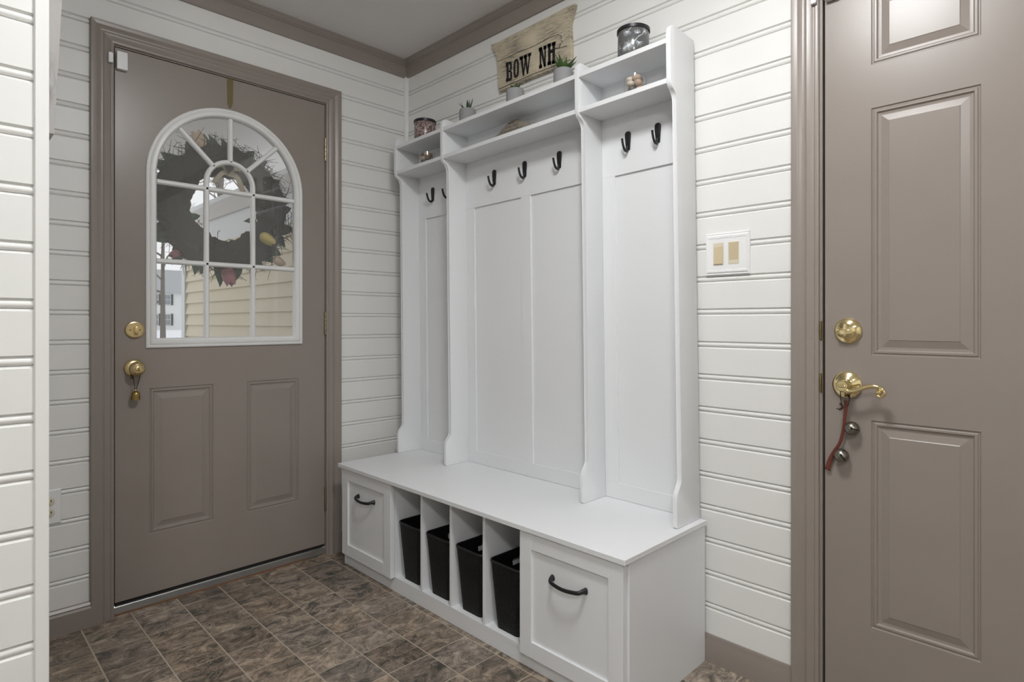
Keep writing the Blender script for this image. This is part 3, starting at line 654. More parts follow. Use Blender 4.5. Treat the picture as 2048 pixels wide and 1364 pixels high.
tuft((-0.016, 0.034), 34, 0.024); tuft((-0.032, 0.028), 16, 0.012); tuft((0.014, 0.070), 14, 0.017, 20, 200); tuft((0.018, 0.042), 18, 0.018, 150, 390); tuft((0.040, 0.080), 14, 0.014); tuft((-0.020, 0.080), 18, 0.018, 150, 360); stroke((-0.020, 0.078), (-0.006, 0.092), 0.002)
for k, y in enumerate((0.050, 0.042, 0.034, 0.026, 0.018)):
    for j in range(3 if k != 2 else 4): stroke((-0.0600 + j * 0.0038, y), (-0.0572 + j * 0.0038, y + 0.0008), 0.0032 if k in (1, 2) else 0.0012)
mesh('printed_branches', JV, JF, 'white_ink', cj)

def leafgeo(o, az, el, L_, wd, curl, n=6):
    d = Vector((math.cos(az) * math.cos(el), math.sin(az) * math.cos(el), math.sin(el))); s = Vector((-math.sin(az), math.cos(az), 0)); u = s.cross(d) * -1
    if u.z < 0 and el < 1.2: u = -u
    V, F = [], []
    for k in range(n + 1):
        t = k / n; c = Vector(o) + d * (L_ * t) + u * (-curl * L_ * t * t); w_ = wd * math.sin(PI * min(0.98, 0.30 + 0.70 * t)) ; th = 0.0028 * (1 - t) + 0.0004
        V += [c - s * w_ / 2, c - u * th, c + s * w_ / 2, c + u * th * 0.3]
    for k in range(n):
        for i in range(4): F.append((k * 4 + i, k * 4 + (i + 1) % 4, k * 4 + 4 + (i + 1) % 4, k * 4 + 4 + i))
    F.append((0, 1, 2, 3)); F.append((n * 4, n * 4 + 1, n * 4 + 2, n * 4 + 3))
    return V, F
def succulent(x, label, kind):
    o = on_shelf(x, -0.092, True); t = thing('potted_succulent', label, 'plant', o, 'potted succulents on the middle top shelf'); H = 0.068
    lathe('pot', [(0.0335, 0.0), (0.0360, 0.002), (0.0365, 0.010), (0.0368, H - 0.010), (0.0358, H - 0.003), (0.0335, H), (0.0310, H - 0.001), (0.0300, H - 0.010), (0.0, H - 0.010)], o, (0, 0, 1), 'concrete', t, 40)
    lathe('soil', [(0.0302, H - 0.012), (0.0300, H - 0.0085), (0, H - 0.006)], o, (0, 0, 1), 'soil', t, 24)
    b = o + Vector((0, 0, H - 0.008)); Ls = []
    if kind == 0:
        for k in range(14): Ls.append((0.45 * k * 2.4, random.uniform(0.55, 1.45), random.uniform(0.042, 0.060), 0.0085, random.uniform(-0.3, 0.25)))
    elif kind == 1:
        for k in range(12): Ls.append((k * 2.4, random.uniform(0.45, 1.2), random.uniform(0.026, 0.034), 0.020, random.uniform(0.05, 0.25)))
    else:
        for k in range(15): Ls.append((k * 2.4, random.uniform(0.45, 1.45), random.uniform(0.054, 0.072), 0.0165, random.uniform(-0.1, 0.30)))
    for az, el, L_, wd, cu in Ls:
        V, F = leafgeo(b + Vector((math.cos(az) * 0.006, math.sin(az) * 0.006, 0)), az, el, L_, wd, cu); mesh('leaf', V, F, ('succulent_dark', 'succulent', 'succulent_bright')[kind], t, True)
succulent(0.612, 'thin dark spiky succulent in a round grey concrete pot', 0)
succulent(0.905, 'short broad-leaved succulent barely topping its grey concrete pot', 1)
succulent(1.156, 'bushy bright green pointed succulent in a grey concrete pot below the sign', 2)

def pebble_cup(x, y, label, plabel, group, mats):
    o = on_shelf(x, y, False); H = 0.062; R = 0.037
    cup = lathe('glass_cup', [(0.0, 0.0), (R - 0.004, 0.0), (R - 0.001, 0.004), (R, 0.02), (R, H), (R - 0.0016, H), (R - 0.0016, 0.02), (R - 0.003, 0.0045), (0.0, 0.0035)], o, (0, 0, 1), 'cup_glass', None, 36)
    tag(cup, label, 'glass')
    spots = [(0.0185, a, 0.016) for a in (0, 90, 180, 270)] + [(0.0175, a, 0.037) for a in (45, 135, 225, 315)] + [(0.016, a, 0.054) for a in (60, 180, 300)]
    for i, (r, a, z) in enumerate(spots):
        a = math.radians(a + (20 if i > 3 else 0)); c = o + Vector((r * math.cos(a), r * math.sin(a), z))
        bm = bmesh.new(); bmesh.ops.create_icosphere(bm, subdivisions=2, radius=1.0)
        S = Vector((random.uniform(0.0140, 0.0165), random.uniform(0.0125, 0.0150), random.uniform(0.0105, 0.0125))); R3 = Matrix.Rotation(random.uniform(0, 6), 3, 'Z') @ Matrix.Rotation(random.uniform(-0.4, 0.4), 3, 'X')
        for v in bm.verts:
            k = 1 + 0.08 * math.sin(5 * v.co.x + i) * math.cos(4 * v.co.y + 2 * i); q = Vector((v.co.x * S.x * k, v.co.y * S.y * k, v.co.z * S.z)); v.co = c + R3 @ q
        tag(bmobj('pebble', bm, mats[i % len(mats)], None, 'all'), mats[i % len(mats)].split('_')[1].replace('rust', 'rust-brown') + ' ' + plabel, 'pebble', group)
pebble_cup(1.478, -0.108, 'clear glass cup of pale pebbles on the shelf under the pine candle', 'smooth pebble in the glass cup under the pine branch candle', 'pebbles in the cup under the grey candle', ['pebble_tan', 'pebble_pale', 'pebble_tan', 'pebble_dark', 'pebble_pale'])
pebble_cup(0.327, -0.100, 'clear glass cup of rust-brown pebbles on the shelf under the marbled candle', 'smooth pebble in the glass cup under the marbled candle', 'pebbles in the cup under the pink candle', ['pebble_rust', 'pebble_dark', 'pebble_tan', 'pebble_dark'])

# stone plaque
po = on_shelf(0.868, -0.085, False)
ol = [(-0.105, 0.0), (-0.104, 0.018), (-0.092, 0.030), (-0.070, 0.038), (-0.058, 0.042), (-0.046, 0.056), (-0.030, 0.070), (-0.008, 0.079), (0.012, 0.083), (0.028, 0.078), (0.040, 0.078), (0.055, 0.068), (0.064, 0.062), (0.080, 0.060), (0.096, 0.050), (0.105, 0.030), (0.108, 0.008), (0.104, 0.0)]
lean = 0.25
plq = thing('stone_plaque', 'lettered brown stone plaque leaning at the back of the middle shelf', 'plaque', po)
fp = lambda u, v, t: tuple(po + Vector((u, t + v * lean, v + 0.0005)))
st_ = prism('stone', ol, fp, 0.012, -0.014, 'stone_plaque', plq, True, 0.004)
GV, GF = [], []
for z, u0, u1 in ((0.067, -0.016, 0.022), (0.052, -0.030, 0.044), (0.036, -0.056, 0.076), (0.019, -0.080, 0.090)):
    u = u0
    while u < u1:
        wl_ = random.choice((0.012, 0.016, 0.020))
        e = u
        while e < min(u + wl_, u1):
            hgt = random.choice((0.0045, 0.0045, 0.0070)); q = len(GV)
            for (a, b) in ((0, 0), (0.0013, 0), (0.0018, hgt), (0.0005, hgt)): GV.append(fp(e + a, z + b, -0.0146))
            GF.append((q, q + 1, q + 2, q + 3))
            q = len(GV)
            for (a, b) in ((0.0008, 0.0018), (0.0024, 0.0020), (0.0024, 0.0032), (0.0008, 0.0030)): GV.append(fp(e + a, z + b, -0.0147))
            GF.append((q, q + 1, q + 2, q + 3))
            e += 0.0034
        u += wl_ + 0.004
mesh('engraved_lines', GV, GF, 'black_ink', plq)

# ------------------------------------------------------------------ wooden sign
def sp_(x, y, yy=-0.020): p = pix(960 + x / 6.82, y / 6.82, 1, yy); return (p.x, p.z)
sg = thing('town_sign', 'weathered cream wooden sign lettered BOW NH hung on the board wall', 'sign', (0.88, 0, 2.05))
so = [sp_(*q) for q in ((142, 612), (175, 655), (212, 712), (225, 780), (236, 850), (240, 960), (248, 1080), (252, 1180), (258, 1218), (272, 1248), (700, 1052), (1000, 935), (1236, 845), (1236, 700), (1232, 560), (1228, 430), (1216, 372), (1226, 300), (1244, 230), (1262, 150), (1275, 95), (1292, 48), (1210, 80), (1000, 190), (720, 332), (430, 480), (260, 570))]
prism('board', so, lambda u, v, t: (u, t, v), -0.0015, -0.020, 'sign_wood', sg, True, 0.002)
def letter(name, TL, TR, BR, BL, quads):
    P = [Vector(sp_(*q, -0.0212)) for q in (TL, TR, BR, BL)]
    def mp(u, v): return (P[3] * (1 - u) + P[2] * u) * (1 - v) + (P[0] * (1 - u) + P[1] * u) * v
    V, F = [], []
    for qd in quads:
        b_ = len(V); n_ = len(qd); w_ = [mp(u, v) for u, v in qd]
        V += [(p[0], -0.0212, p[1]) for p in w_] + [(p[0], -0.0196, p[1]) for p in w_]
        F += [tuple(range(b_, b_ + n_)), tuple(range(b_ + 2 * n_ - 1, b_ + n_ - 1, -1))] + [(b_ + i, b_ + (i + 1) % n_, b_ + n_ + (i + 1) % n_, b_ + n_ + i) for i in range(n_)]
    me = bpy.data.meshes.new('letter'); me.from_pydata(V, [], F); me.update(); me.materials.append(M['black_ink']); o = put(bpy.data.objects.new('letter', me), sg); o['label'] = 'black slab-serif letter ' + name
R_ = lambda a, b, c, d: [(a, c), (b, c), (b, d), (a, d)]
def ringq(a, b, c, d, tx, ty, n=16):
    cx, cy, rx, ry = (a + b) / 2, (c + d) / 2, (b - a) / 2, (d - c) / 2; out = []
    se = lambda t: (math.copysign(abs(math.cos(t)) ** 0.75, math.cos(t)), math.copysign(abs(math.sin(t)) ** 0.75, math.sin(t)))
    for k in range(n):
        p, q = se(2 * PI * k / n), se(2 * PI * (k + 1) / n)
        out.append([(cx + rx * p[0], cy + ry * p[1]), (cx + rx * q[0], cy + ry * q[1]), (cx + (rx - tx) * q[0], cy + (ry - ty) * q[1]), (cx + (rx - tx) * p[0], cy + (ry - ty) * p[1])])
    return out
letter('B', (350, 858), (430, 832), (437, 1088), (355, 1122), [R_(.12, .45, 0, 1), R_(0, .2, 0, .2), R_(0, .2, .80, 1), R_(.4, .75, .86, 1), R_(.4, .75, .45, .56), R_(.4, .75, 0, .14), [(.62, .50), (.85, .50), (1, .60), (1, .90), (.85, 1), (.72, 1), (.72, .56)], [(.62, .52), (.85, .52), (1, .42), (1, .10), (.85, 0), (.72, 0), (.72, .48)]])
letter('O', (455, 815), (530, 788), (530, 1045), (455, 1078), ringq(0, 1, 0, 1, .34, .14))
letter('W', (538, 778), (697, 712), (692, 985), (545, 1050), [R_(0, .30, .84, 1), R_(.36, .64, .84, 1), R_(.70, 1, .84, 1), [(.06, .95), (.27, .95), (.36, .05), (.26, 0)], [(.26, 0), (.38, 0), (.58, .95), (.50, .95)], [(.40, .95), (.60, .95), (.74, .05), (.64, 0)], [(.64, 0), (.76, 0), (.94, .95), (.84, .95)]])
letter('N', (800, 655), (907, 613), (905, 900), (805, 940), [R_(.10, .30, 0, 1), R_(0, .40, 0, .17), R_(0, .36, .83, 1), R_(.72, .90, 0, 1), R_(.60, 1, .83, 1), [(.12, 1), (.42, 1), (.90, 0), (.66, 0)]])
letter('H', (918, 603), (1030, 563), (1030, 860), (920, 892), [R_(.08, .38, 0, 1), R_(.62, .92, 0, 1), R_(0, .46, 0, .16), R_(0, .46, .84, 1), R_(.54, 1, 0, .16), R_(.54, 1, .84, 1), R_(.3, .7, .52, .66)])
def ink(pts, r):
    P = [sp_(*q, -0.0203) for q in pts]; o = tube('drawn_outline', [(a, -0.0203, b) for a, b in P], r, 'black_ink', sg, 6); return o
ink([(960, 690), (1010, 668), (1085, 652), (1094, 600)], 0.0020)
ink([(1094, 600), (1132, 576), (1104, 548), (1112, 520), (1096, 508), (1112, 488), (1084, 484), (1066, 474), (1000, 492), (930, 516), (860, 566), (740, 628), (640, 668), (540, 702), (420, 762), (330, 800), (240, 840)], 0.0010)
ink([(1020, 666), (1100, 650), (1190, 628)], 0.0010)
ink([(258, 1216), (700, 1020), (1000, 905), (1232, 815)], 0.0012)

# ------------------------------------------------------------------ switch plate, outlet, sensors
sw = thing('switch_plate', 'white moulded wall plate with two almond rocker switches', 'light switch', (1.7265, 0, 1.291))
X0, X1, Z0, Z1 = 1.655, 1.797, 1.226, 1.359
V, F = [], []; prf = [(0.0, 0.0), (0.0, 0.004), (0.003, 0.0065), (0.006, 0.0055), (0.010, 0.0085), (0.016, 0.0085), (0.018, 0.0075)]
for t, h in prf:
    side_t = t * 0.55 if t < 0.016 else t * 0.62
    V += [(X0 + side_t, -h, Z0 + t), (X1 - side_t, -h, Z0 + t), (X1 - side_t, -h, Z1 - t), (X0 + side_t, -h, Z1 - t)]
for i in range(len(prf) - 1):
    for k in range(4): F.append((i * 4 + k, i * 4 + (k + 1) % 4, i * 4 + 4 + (k + 1) % 4, i * 4 + 4 + k))
F.append(tuple(range(24, 28))); F.append((3, 2, 1, 0))
mesh('plate', V, F, 'white_plastic', sw)
for i, xm in enumerate((1.6985, 1.7475)):
    bz = box('switch_frame', (xm - 0.0175, -0.005, 1.2585), (xm + 0.0175, -0.0085, 1.3285), 'ivory_plastic', sw, 0.0012)
    s = 1 if i == 0 else -1; x0, x1 = xm - 0.0145, xm + 0.0145
    V = [(x0, -0.006, 1.2615), (x1, -0.006, 1.2615), (x1, -0.006, 1.3255), (x0, -0.006, 1.3255), (x0, -0.0100 - 0.0022 * s, 1.2615), (x1, -0.0100 - 0.0022 * s, 1.2615), (x1, -0.0100 + 0.0022 * s, 1.3255), (x0, -0.0100 + 0.0022 * s, 1.3255)]
    mesh('rocker', V, boxgeo((0, 0, 0), (1, 1, 1))[1], 'almond_plastic', bz)
    for z in (1.2455, 1.3415): lathe('screw', [(0.0032, 0), (0.0030, 0.0012), (0, 0.0018)], (xm, -0.0074, z), (0, -1, 0), 'white_enamel', sw, 12)
ot = thing('wall_outlet', 'white wall outlet with ivory sockets partly hidden behind the partition edge', 'outlet', (0, -1.472, 0.4445))
V, F = [], []; prf = [(0, 0), (0, 0.003), (0.004, 0.0058), (0.008, 0.0058)]
for t, h in prf: V += [(h, -1.507 + t, 0.385 + t), (h, -1.437 - t, 0.385 + t), (h, -1.437 - t, 0.504 - t), (h, -1.507 + t, 0.504 - t)]
for i in range(3):
    for k in range(4): F.append((i * 4 + k, i * 4 + (k + 1) % 4, i * 4 + 4 + (k + 1) % 4, i * 4 + 4 + k))
F.append((12, 13, 14, 15)); mesh('plate', V, F, 'white_plastic', ot)
for z in (0.4640, 0.4250):
    s_ = lathe('socket', [(0.0165, 0), (0.0165, 0.0015), (0.0155, 0.0022), (0, 0.0022)], (0.0058, -1.472, z), (1, 0, 0), 'ivory_plastic', ot, 28)
    for dy in (-0.0065, 0.0065): box('slot', (0.0078, -1.472 + dy - 0.0012, z - 0.001), (0.0084, -1.472 + dy + 0.0012, z + 0.0065), 'dark_gap', s_)
    lathe('slot', [(0.0024, 0), (0.0024, 0.0006), (0, 0.0006)], (0.0078, -1.472, z - 0.0075), (1, 0, 0), 'dark_gap', s_, 10)
def sensor(label, f3, a0, a1, z0, z1, c0, c1, z2, z3, ch, lab2):
    o = box('alarm_sensor', f3(0.0, a0, z0), f3(0.019, a1, z1), 'white_plastic', None, 0.003, None, 3); tag(o, label, 'alarm sensor')
    o = box('alarm_magnet', f3(ch, c0, z2), f3(ch + 0.012, c1, z3), 'white_plastic', None, 0.003, None, 3); tag(o, lab2, 'alarm magnet')
sensor('white box alarm sensor on the upper corner of the entry door', fA, -1.2765, -1.242, 2.003, 2.068, -1.303, -1.288, 2.017, 2.054, 0.012, 'small white alarm magnet on the entry door casing')
sensor('white box alarm sensor at the top of the six-panel door', fB, 2.009, 2.043, 1.966, 2.030, 1.9745, 1.9895, 1.966, 2.004, 0.012, 'small white alarm magnet on the six-panel door casing')

# ------------------------------------------------------------------ bells
cbell = thing('brass_bell', 'small aged brass bell hanging by a cord from the round door knob', 'bell', (0.03, -1.2185, 0.815))
bc = pix(271, 790, 0, 0.026)
lathe('bell_body', [(0.003, 0.0315), (0.008, 0.0300), (0.0125, 0.0245), (0.0140, 0.0150), (0.0145, 0.0060), (0.0158, 0.0), (0.0145, 0.0005), (0.0130, 0.008), (0.0110, 0.020), (0.0, 0.025)], bc + Vector((0, 0, -0.016)), (0.15, 0, 1), 'old_brass', cbell, 28)
lathe('crown_loop', [(0.0035, 0), (0.0042, 0.003), (0.003, 0.006), (0, 0.0065)], bc + Vector((0, 0, 0.0145)), (0, 0, 1), 'satin_brass', cbell, 12)
kz = 0.908; kx = 0.026
ring_ = [(kx + 0.001 * math.sin(a), -1.2185 + 0.0148 * math.cos(a), kz + 0.0148 * math.sin(a)) for a in [math.radians(200 - 220 * k / 14) for k in range(15)]]
tube('cord', spline([tuple(bc + Vector((0, -0.002, 0.018))), (0.028, -1.2265, 0.870), (0.028, -1.2315, 0.893)] + ring_[1:-1:3] + [(0.028, -1.2045, 0.893), (0.028, -1.2080, 0.868), tuple(bc + Vector((0, 0.002, 0.018)))], 4), 0.0012, 'dark_cord', cbell, 6)
tube('cord_knot', spline([(0.030, -1.236, 0.886), (0.034, -1.2315, 0.879), (0.030, -1.2275, 0.876), (0.034, -1.2325, 0.873), (0.030, -1.2365, 0.876)], 4), 0.0019, 'dark_cord', cbell, 6)

sb = thing('sleigh_bell_strap', 'red-brown leather strap with two round sleigh bells hanging from the lever', 'bell strap', (2.06, -0.02, 0.67))
lpth = [pix(x, y, 1, yy) for x, y, yy in ((1691, 801, -0.022), (1692, 812, -0.020), (1690, 835, -0.018), (1687, 858, -0.016), (1680, 885, -0.013), (1668, 903, -0.010), (1660, 920, -0.009), (1655, 939, -0.009))]
ps = spline(lpth, 5); tube('strap', ps, [(0.0020, 0.0042 + 0.0035 * max(0, (i / len(ps) - 0.7)) / 0.3) for i in range(len(ps))], 'leather', sb, 10)
for i, (x, y, sl) in enumerate(((1704, 857, 0.25), (1683, 911, 0.9))):
    c = pix(x, y, 1, -0.0185)
    bm = bmesh.new(); bmesh.ops.create_uvsphere(bm, u_segments=32, v_segments=20, radius=0.0185)
    for v in bm.verts:
        if abs(v.co.z) < 0.0012: v.co *= 1.03
        v.co = v.co + c
    b_ = bmobj('sleigh_bell', bm, 'bell_nickel', sb, 'all')
    vd = (CAM - c).normalized(); u, v_ = RT, UP
    def sph(a, b): d = (vd + u * a + v_ * b).normalized(); return c + d * 0.01855
    h0 = (-0.05, 0.0); tube('slot', [sph(h0[0] + 0.95 * t * math.cos(sl), h0[1] - 0.95 * t * math.sin(sl)) for t in [k / 8 for k in range(9)]], 0.0019, 'dark_gap', b_, 6)
    hh = sph(*h0); lathe('slot_hole', [(0.0036, -0.001), (0.0036, 0.0012), (0, 0.0012)], hh, hh - c, 'dark_gap', b_, 12)
    s0 = min(ps, key=lambda q: (q - c).length); tube('bell_shank', [s0, c + (s0 - c) * 0.5], 0.0022, 'bell_nickel', b_, 8)
loop = [pix(x, y, 1, yy) for x, y, yy in ((1687, 815, -0.020), (1683, 806, -0.023), (1681, 790, -0.030), (1681, 778, -0.026), (1687, 768, -0.0305), (1697, 770, -0.030), (1700, 780, -0.026), (1699, 795, -0.026), (1697, 808, -0.022), (1694, 814, -0.019))]
tube('cord', spline(loop, 5), 0.0012, 'dark_cord', sb, 6)
kt = [pix(x, y, 1, -0.022) for x, y in ((1673, 817), (1679, 818), (1685, 812), (1680, 806), (1684, 815), (1678, 820), (1686, 816), (1679, 808))]
tube('cord_knot', spline(kt, 4), 0.0015, 'dark_cord', sb, 6)

# ------------------------------------------------------------------ grey wooden sign on the partition's hidden face (edge visible)
gw = thing('rustic_wall_frame', 'weathered grey wooden frame hung on the partition side, edge only', 'frame', (0.80, NY, 1.45))
def gfr(x, dz, out): return (x, NY + 0.001 + out + 0.012 * dz / 0.26, 1.452 + dz)
def gbar(nm, x0, x1, za, zb):
    V = [gfr(x0, za, 0), gfr(x1, za, 0), gfr(x1, za, 0.024), gfr(x0, za, 0.024), gfr(x0, zb, 0), gfr(x1, zb, 0), gfr(x1, zb, 0.024), gfr(x0, zb, 0.024)]
    mesh(nm, V, boxgeo((0, 0, 0), (1, 1, 1))[1], 'grey_wood', gw)
gbar('frame_stile', 1.030, 1.088, 0, 0.62); gbar('frame_stile', 0.52, 0.578, 0, 0.62); gbar('frame_rail', 0.578, 1.030, 0, 0.058); gbar('frame_rail', 0.578, 1.030, 0.562, 0.62)
V = [gfr(x, z, o_) for z in (0.058, 0.562) for (x, o_) in ((0.578, 0.002), (1.030, 0.002), (1.030, 0.010), (0.578, 0.010))]
mesh('backing_board', V, boxgeo((0, 0, 0), (1, 1, 1))[1], 'grey_wood', gw)

# ------------------------------------------------------------------ ceiling lamps
for i, ((lx, ly), r, e) in enumerate(LAMPS):
    mat('lamp_glow_%d' % i, (0.9, 0.88, 0.84), 0.4, emit=((0.985, 0.995, 1.0), e))
    t = thing('ceiling_lamp_offscreen', ('frosted dome ceiling lamp above the mudroom floor', 'frosted dome ceiling lamp in the open room beyond')[i], 'lamp', (lx, ly, CEIL))
    lathe('lamp_base', [(r + 0.012, 0), (r + 0.012, 0.018), (r, 0.022), (0, 0.022)], (lx, ly, CEIL), (0, 0, -1), 'lamp_metal', t, 40)
    lathe('lamp_dome_offscreen', [(r, 0.020), (r * 0.97, 0.045), (r * 0.80, 0.075), (r * 0.45, 0.095), (0, 0.102)], (lx, ly, CEIL), (0, 0, -1), 'lamp_glow_%d' % i, t, 40)

# ------------------------------------------------------------------ wreath on the outside of the door, and its hanger
wh = thing('wreath_hanger', 'narrow dull brass over-door strap holding the wreath', 'hanger', (0, -0.876, 1.97))
V = [(0.0012, -0.886, 1.966), (0.0012, -0.866, 1.966), (0.0012, -0.864, 2.0855), (0.0012, -0.888, 2.0855)]
prism('strap', [(-0.886, 1.985), (-0.882, 1.968), (-0.876, 1.962), (-0.870, 1.968), (-0.866, 1.985), (-0.864, 2.0857), (-0.888, 2.0857)], lambda u, v, t: (t, u, v), 0.0004, 0.0026, 'strap_brass', wh)
prism('strap_top', [(-0.0475, -0.868), (0.0026, -0.888), (0.0026, -0.864), (-0.0475, -0.849)], lambda u, v, t: (u, v, t), 2.0842, 2.0862, 'strap_brass', wh)
box('strap_outer', (-0.0475, -0.868, 1.74), (-0.0455, -0.849, 2.0862), 'strap_brass', wh)
WX, WY, WZ = -0.100, -0.862, 1.565
wt = thing('door_wreath', 'dark twig wreath with green leaves and tulips hung outside the entry door', 'wreath', (WX, WY, WZ - 0.28))
def wpt(a, r, x): return Vector((WX + x, WY + r * math.cos(a), WZ + r * math.sin(a)))
V, F = [], []
for k in range(64):
    a = 2 * PI * k / 64
    for q in range(12):
        b = 2 * PI * q / 12; rr_ = 0.200 + (0.066 + 0.006 * math.sin(5 * a) + random.uniform(-0.006, 0.006)) * math.cos(b); V.append(wpt(a, rr_, 0.040 * math.sin(b)))
for k in range(64):
    for q in range(12): F.append((k * 12 + q, k * 12 + (q + 1) % 12, ((k + 1) % 64) * 12 + (q + 1) % 12, ((k + 1) % 64) * 12 + q))
mesh('vine_ring', V, F, 'twig', wt)
V, F = [], []
for k in range(1500):
    a = random.uniform(0, 2 * PI); r = random.gauss(0.215, 0.030); x = random.uniform(-0.035, 0.042)
    p = wpt(a, r, x); da = random.uniform(-0.35, 0.35); q = wpt(a + da, r + random.uniform(-0.005, 0.075), x + random.uniform(-0.02, 0.012)); m_ = (p + q) / 2 + Vector((0, random.uniform(-.008, .008), random.uniform(-.008, .008)))
    v, f = tubegeo([p, m_, q], [0.0016, 0.0013, 0.0006], 3); o_ = len(V); V += v; F += [tuple(i + o_ for i in g) for g in f]
tw = mesh('twig_mass', V, F, 'twig', wt); tw['kind'] = 'stuff'
def wleaf(a, r, L_, wd, tilt, x):
    o = wpt(a, r, x); d = Vector((random.uniform(-0.15, 0.15), math.cos(a + tilt), math.sin(a + tilt))).normalized(); s = Vector((random.uniform(-0.3, 0.3), -d.z, d.y)).normalized(); nn = d.cross(s); V, F = [], []
    for k in range(7):
        t = k / 6; c = o + d * (L_ * t) + nn * (0.012 * math.sin(PI * t)); w_ = wd * (math.sin(PI * (0.12 + 0.88 * t) ** 0.8)); V += [c - s * w_ / 2 + nn * 0.003, c, c + s * w_ / 2 + nn * 0.003, c - nn * 0.0012]
    for k in range(6):
        for i in range(4): F.append((k * 4 + i, k * 4 + (i + 1) % 4, k * 4 + 4 + (i + 1) % 4, k * 4 + 4 + i))
    mesh('leaf', V, F, 'leaf_green', wt, True)
for k in range(30):
    wleaf(2 * PI * k / 30 + random.uniform(-0.08, 0.08), random.uniform(0.215, 0.240), random.uniform(0.075, 0.105), random.uniform(0.042, 0.060), random.uniform(-0.5, 0.5), random.uniform(-0.045, -0.025))
for k in range(3):
    a = (2.7, 3.5, -0.25)[k]; wleaf(a, 0.150, 0.055, 0.030, PI + random.uniform(-1.1, 1.1), -0.03)
def tulip(y, z, ang, m, size, x=0.03):
    o = Vector((WX + x, y, z)); d = Vector((0.1, math.cos(ang), math.sin(ang))).normalized(); u, v = frame_of(d); V, F = [], []
    prof = [(0.15, 0), (0.75, 0.14), (1.0, 0.40), (0.92, 0.70), (0.72, 0.95), (0.62, 1.05), (0.5, 0.95), (0.0, 0.55)]; n = 18
    for r, h in prof:
        for k in range(n):
            b = 2 * PI * k / n; kk = 1 + 0.07 * math.cos(3 * b); hh = h + (0.09 * math.cos(3 * b) if h > 0.9 else 0); V.append(o + d * (size * hh) + (u * math.cos(b) + v * math.sin(b)) * (size * 0.40 * r * kk))
    for i in range(len(prof) - 1):
        for k in range(n): F.append((i * n + k, i * n + (k + 1) % n, i * n + n + (k + 1) % n, i * n + n + k))
    F.append(tuple(range(n))); f = mesh('tulip', V, F, m, wt, True); f['label'] = {'tulip_yellow': 'yellow', 'tulip_cream': 'cream', 'tulip_pink': 'dusty pink'}[m] + ' artificial tulip'
tulip(-0.735, 1.462, -0.55, 'tulip_yellow', 0.062, 0.056); tulip(-0.862, 1.312, -1.35, 'tulip_pink', 0.070, 0.020); tulip(-0.952, 1.800, 2.1, 'tulip_cream', 0.066, 0.010); tulip(-0.648, 1.372, -0.6, 'tulip_cream', 0.052, -0.01); tulip(-1.03, 1.37, 3.7, 'tulip_pink', 0.042, -0.01)
# ribbon bow
for s, dz, L_ in ((-1, 0.035, 0.085), (1, 0.03, 0.09), (-1, -0.03, 0.08), (1, -0.05, 0.09)):
    c = Vector((WX + 0.02, WY + 0.005, 1.712)); e = c + Vector((0.0, s * L_ * 0.7, dz - 0.02)); pth = spline([c, c + (e - c) * 0.5 + Vector((0.02, 0, 0.018)), e], 6)
    tube('ribbon', pth, [(0.0015, 0.011)] * len(pth), 'ribbon', wt, 8)

# ------------------------------------------------------------------ outside
pf = boxes('floor_porch_added', [((-2.9, -3.0, -0.24), (-0.16, -0.26, -0.02))], 'asphalt'); tag(pf, 'unseen dark porch deck outside the entry door, added to cut light from the snow', None, None, 'structure')  # unseen deck, added so less light bounces up off the snow onto the clapboards
gr = mesh('ground_outside', [(-0.15, -40, -0.25), (-0.15, 60, -0.25), (-4, 60, -0.28), (-4, -40, -0.28), (-30, 60, 0.0), (-30, -40, 0.0), (-120, 140, 0.3), (-120, -40, 0.3)], [(0, 1, 2, 3), (3, 2, 4, 5), (5, 4, 6, 7)], 'snow')
tag(gr, 'snow-covered ground outside the entry door', None, None, 'structure')
wx = boxes('wall_outside', [((-2.80, -0.235, -0.26), (-0.16, -0.10, 2.00))], 'exterior_white')
tag(wx, 'cream clapboard wing wall seen through the lower window panes', None, None, 'structure')
first = None
lap = [(0, 0), (0.020, 0), (0.021, 0.003), (0.002, 0.0880), (0, 0.0880)]
for k in range(-3, 18):
    z0 = 1.0545 - 0.0875 * 8 + 0.0875 * (k - 3)
    if z0 + 0.088 > 1.86: break
    if first is None: first = prism('clapboard', lap, lambda d, z, t: (t, -0.235 - d, z + z0), -2.735, -0.165, 'siding', wx); zf = z0
    else: copy(first, wx, (0, 0, z0 - zf))
box('corner_board', (-2.815, -0.262, -0.26), (-2.735, -0.232, 1.93), 'exterior_white', wx); box('frieze_board', (-2.84, -0.256, 1.84), (-0.165, -0.234, 1.955), 'porch_soffit', wx)
pc = boxes('ceiling_porch', [((-2.55, -2.6, 2.30), (-0.16, 0.6, 2.36))], 'porch_soffit'); tag(pc, 'grey porch ceiling outside above the entry door', None, None, 'structure')
fh = thing('far_house', 'distant white two-storey house with dark shutters beyond the snow', 'house', (-75, 20, 0))
K = 77.558 / 27.558
def fy(y): return -1.7816 + (y + 1.7816) * K
def fz(z): return 1.08 + (z - 1.08) * K
box('house_wall', (-83, fy(3.4), 0.0), (-75, fy(9.0), fz(2.35)), 'exterior_white', fh)
yA, yB = fy(3.3), fy(9.1); zE, zR = fz(2.30), fz(3.35)
mesh('roof', [(-74.6, yA, zE), (-74.6, yB, zE), (-79, yB, zR), (-79, yA, zR), (-83.4, yB, zE), (-83.4, yA, zE)], [(0, 1, 2, 3), (3, 2, 4, 5), (0, 3, 5), (1, 4, 2), (0, 5, 4, 1)], 'far_roof', fh)
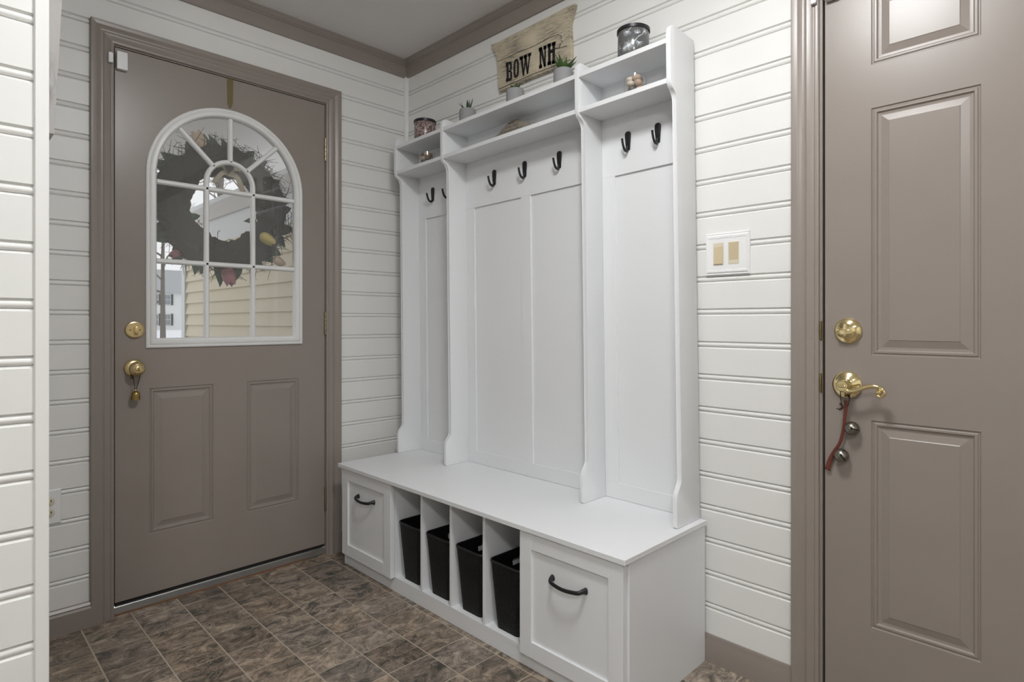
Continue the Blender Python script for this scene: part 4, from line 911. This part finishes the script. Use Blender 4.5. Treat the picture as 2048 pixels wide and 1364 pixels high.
for yc in (4.25, 5.02, 5.47 , 6.6, 7.6):
    for z0, z1 in ((1.78, 2.23), (0.93, 1.42)):
        wn = box('window', (-74.97, fy(yc - 0.13), fz(z0)), (-74.90, fy(yc + 0.13), fz(z1)), 'exterior_white', fh)
        for q in range(2):
            for s in range(2):
                zm0 = fz(z0 + 0.02 + (z1 - z0 - 0.03) * q / 2); zm1 = fz(z0 + (z1 - z0 - 0.03) * (q + 1) / 2); ym0 = fy(yc - 0.115 + 0.117 * s); ym1 = fy(yc - 0.115 + 0.117 * s + 0.108)
                box('window_pane', (-74.93, ym0, zm0), (-74.88, ym1, zm1), 'far_glass', wn)
        for s in (-1, 1): box('shutter', (-74.95, fy(yc + s * 0.175) - 0.12, fz(z0)), (-74.88, fy(yc + s * 0.175) + 0.12, fz(z1)), 'shutter', fh)
def tree(x, y, z, h, r, label, seed):
    R = random.Random(seed); t = thing('bare_tree', label, 'tree', (x, y, z), 'bare trees outside')
    tr = [(x, y, z - 0.1), (x + R.uniform(-.02, .02) * h, y + R.uniform(-.02, .02) * h, z + h * 0.4), (x + R.uniform(-.04, .04) * h, y + R.uniform(-.04, .04) * h, z + h)]
    sp = spline(tr, 8); tube('trunk', sp, [r * (1 - 0.85 * i / len(sp)) for i in range(len(sp))], 'bark', t, 8)
    V, F = [], []
    def limb(p, d, L_, r_, dep):
        q = p + d * L_; m_ = (p + q) / 2 + Vector((R.uniform(-.06, .06), R.uniform(-.06, .06), 0.05)) * L_
        v, f = tubegeo([p, m_, q], [r_, r_ * 0.75, r_ * 0.45], 4); o_ = len(V); V.extend(v); F.extend([tuple(i + o_ for i in g) for g in f])
        if dep:
            for _ in range(3): limb(p.lerp(q, R.uniform(0.45, 1)), (d + Vector((R.uniform(-.8, .8), R.uniform(-.8, .8), R.uniform(-.2, .6)))).normalized(), L_ * 0.62, r_ * 0.5, dep - 1)
    for i in range(len(sp) // 3, len(sp)):
        if i % 1 == 0: limb(Vector(sp[i]), Vector((R.uniform(-1, 1), R.uniform(-1, 1), R.uniform(0.2, 0.9))).normalized(), h * 0.22, r * 0.35, 3)
    mesh('branches', V, F, 'bark', t)
def gp(px, py, x): return pix(px, py, 0, x)
a = gp(326, 650, -32); tree(-32, a.y, 0.0, 9.5, 0.15, 'bare winter tree standing before the distant white house', 3)
a = gp(430, 400, -18); tree(-18, a.y, -0.1, 11, 0.16, 'bare winter tree whose branches cross the sky in the wreath opening', 5)
a = gp(475, 400, -48); tree(-48, a.y, 0.1, 15, 0.2, 'bare winter tree rising behind the clapboard wing roof', 8)
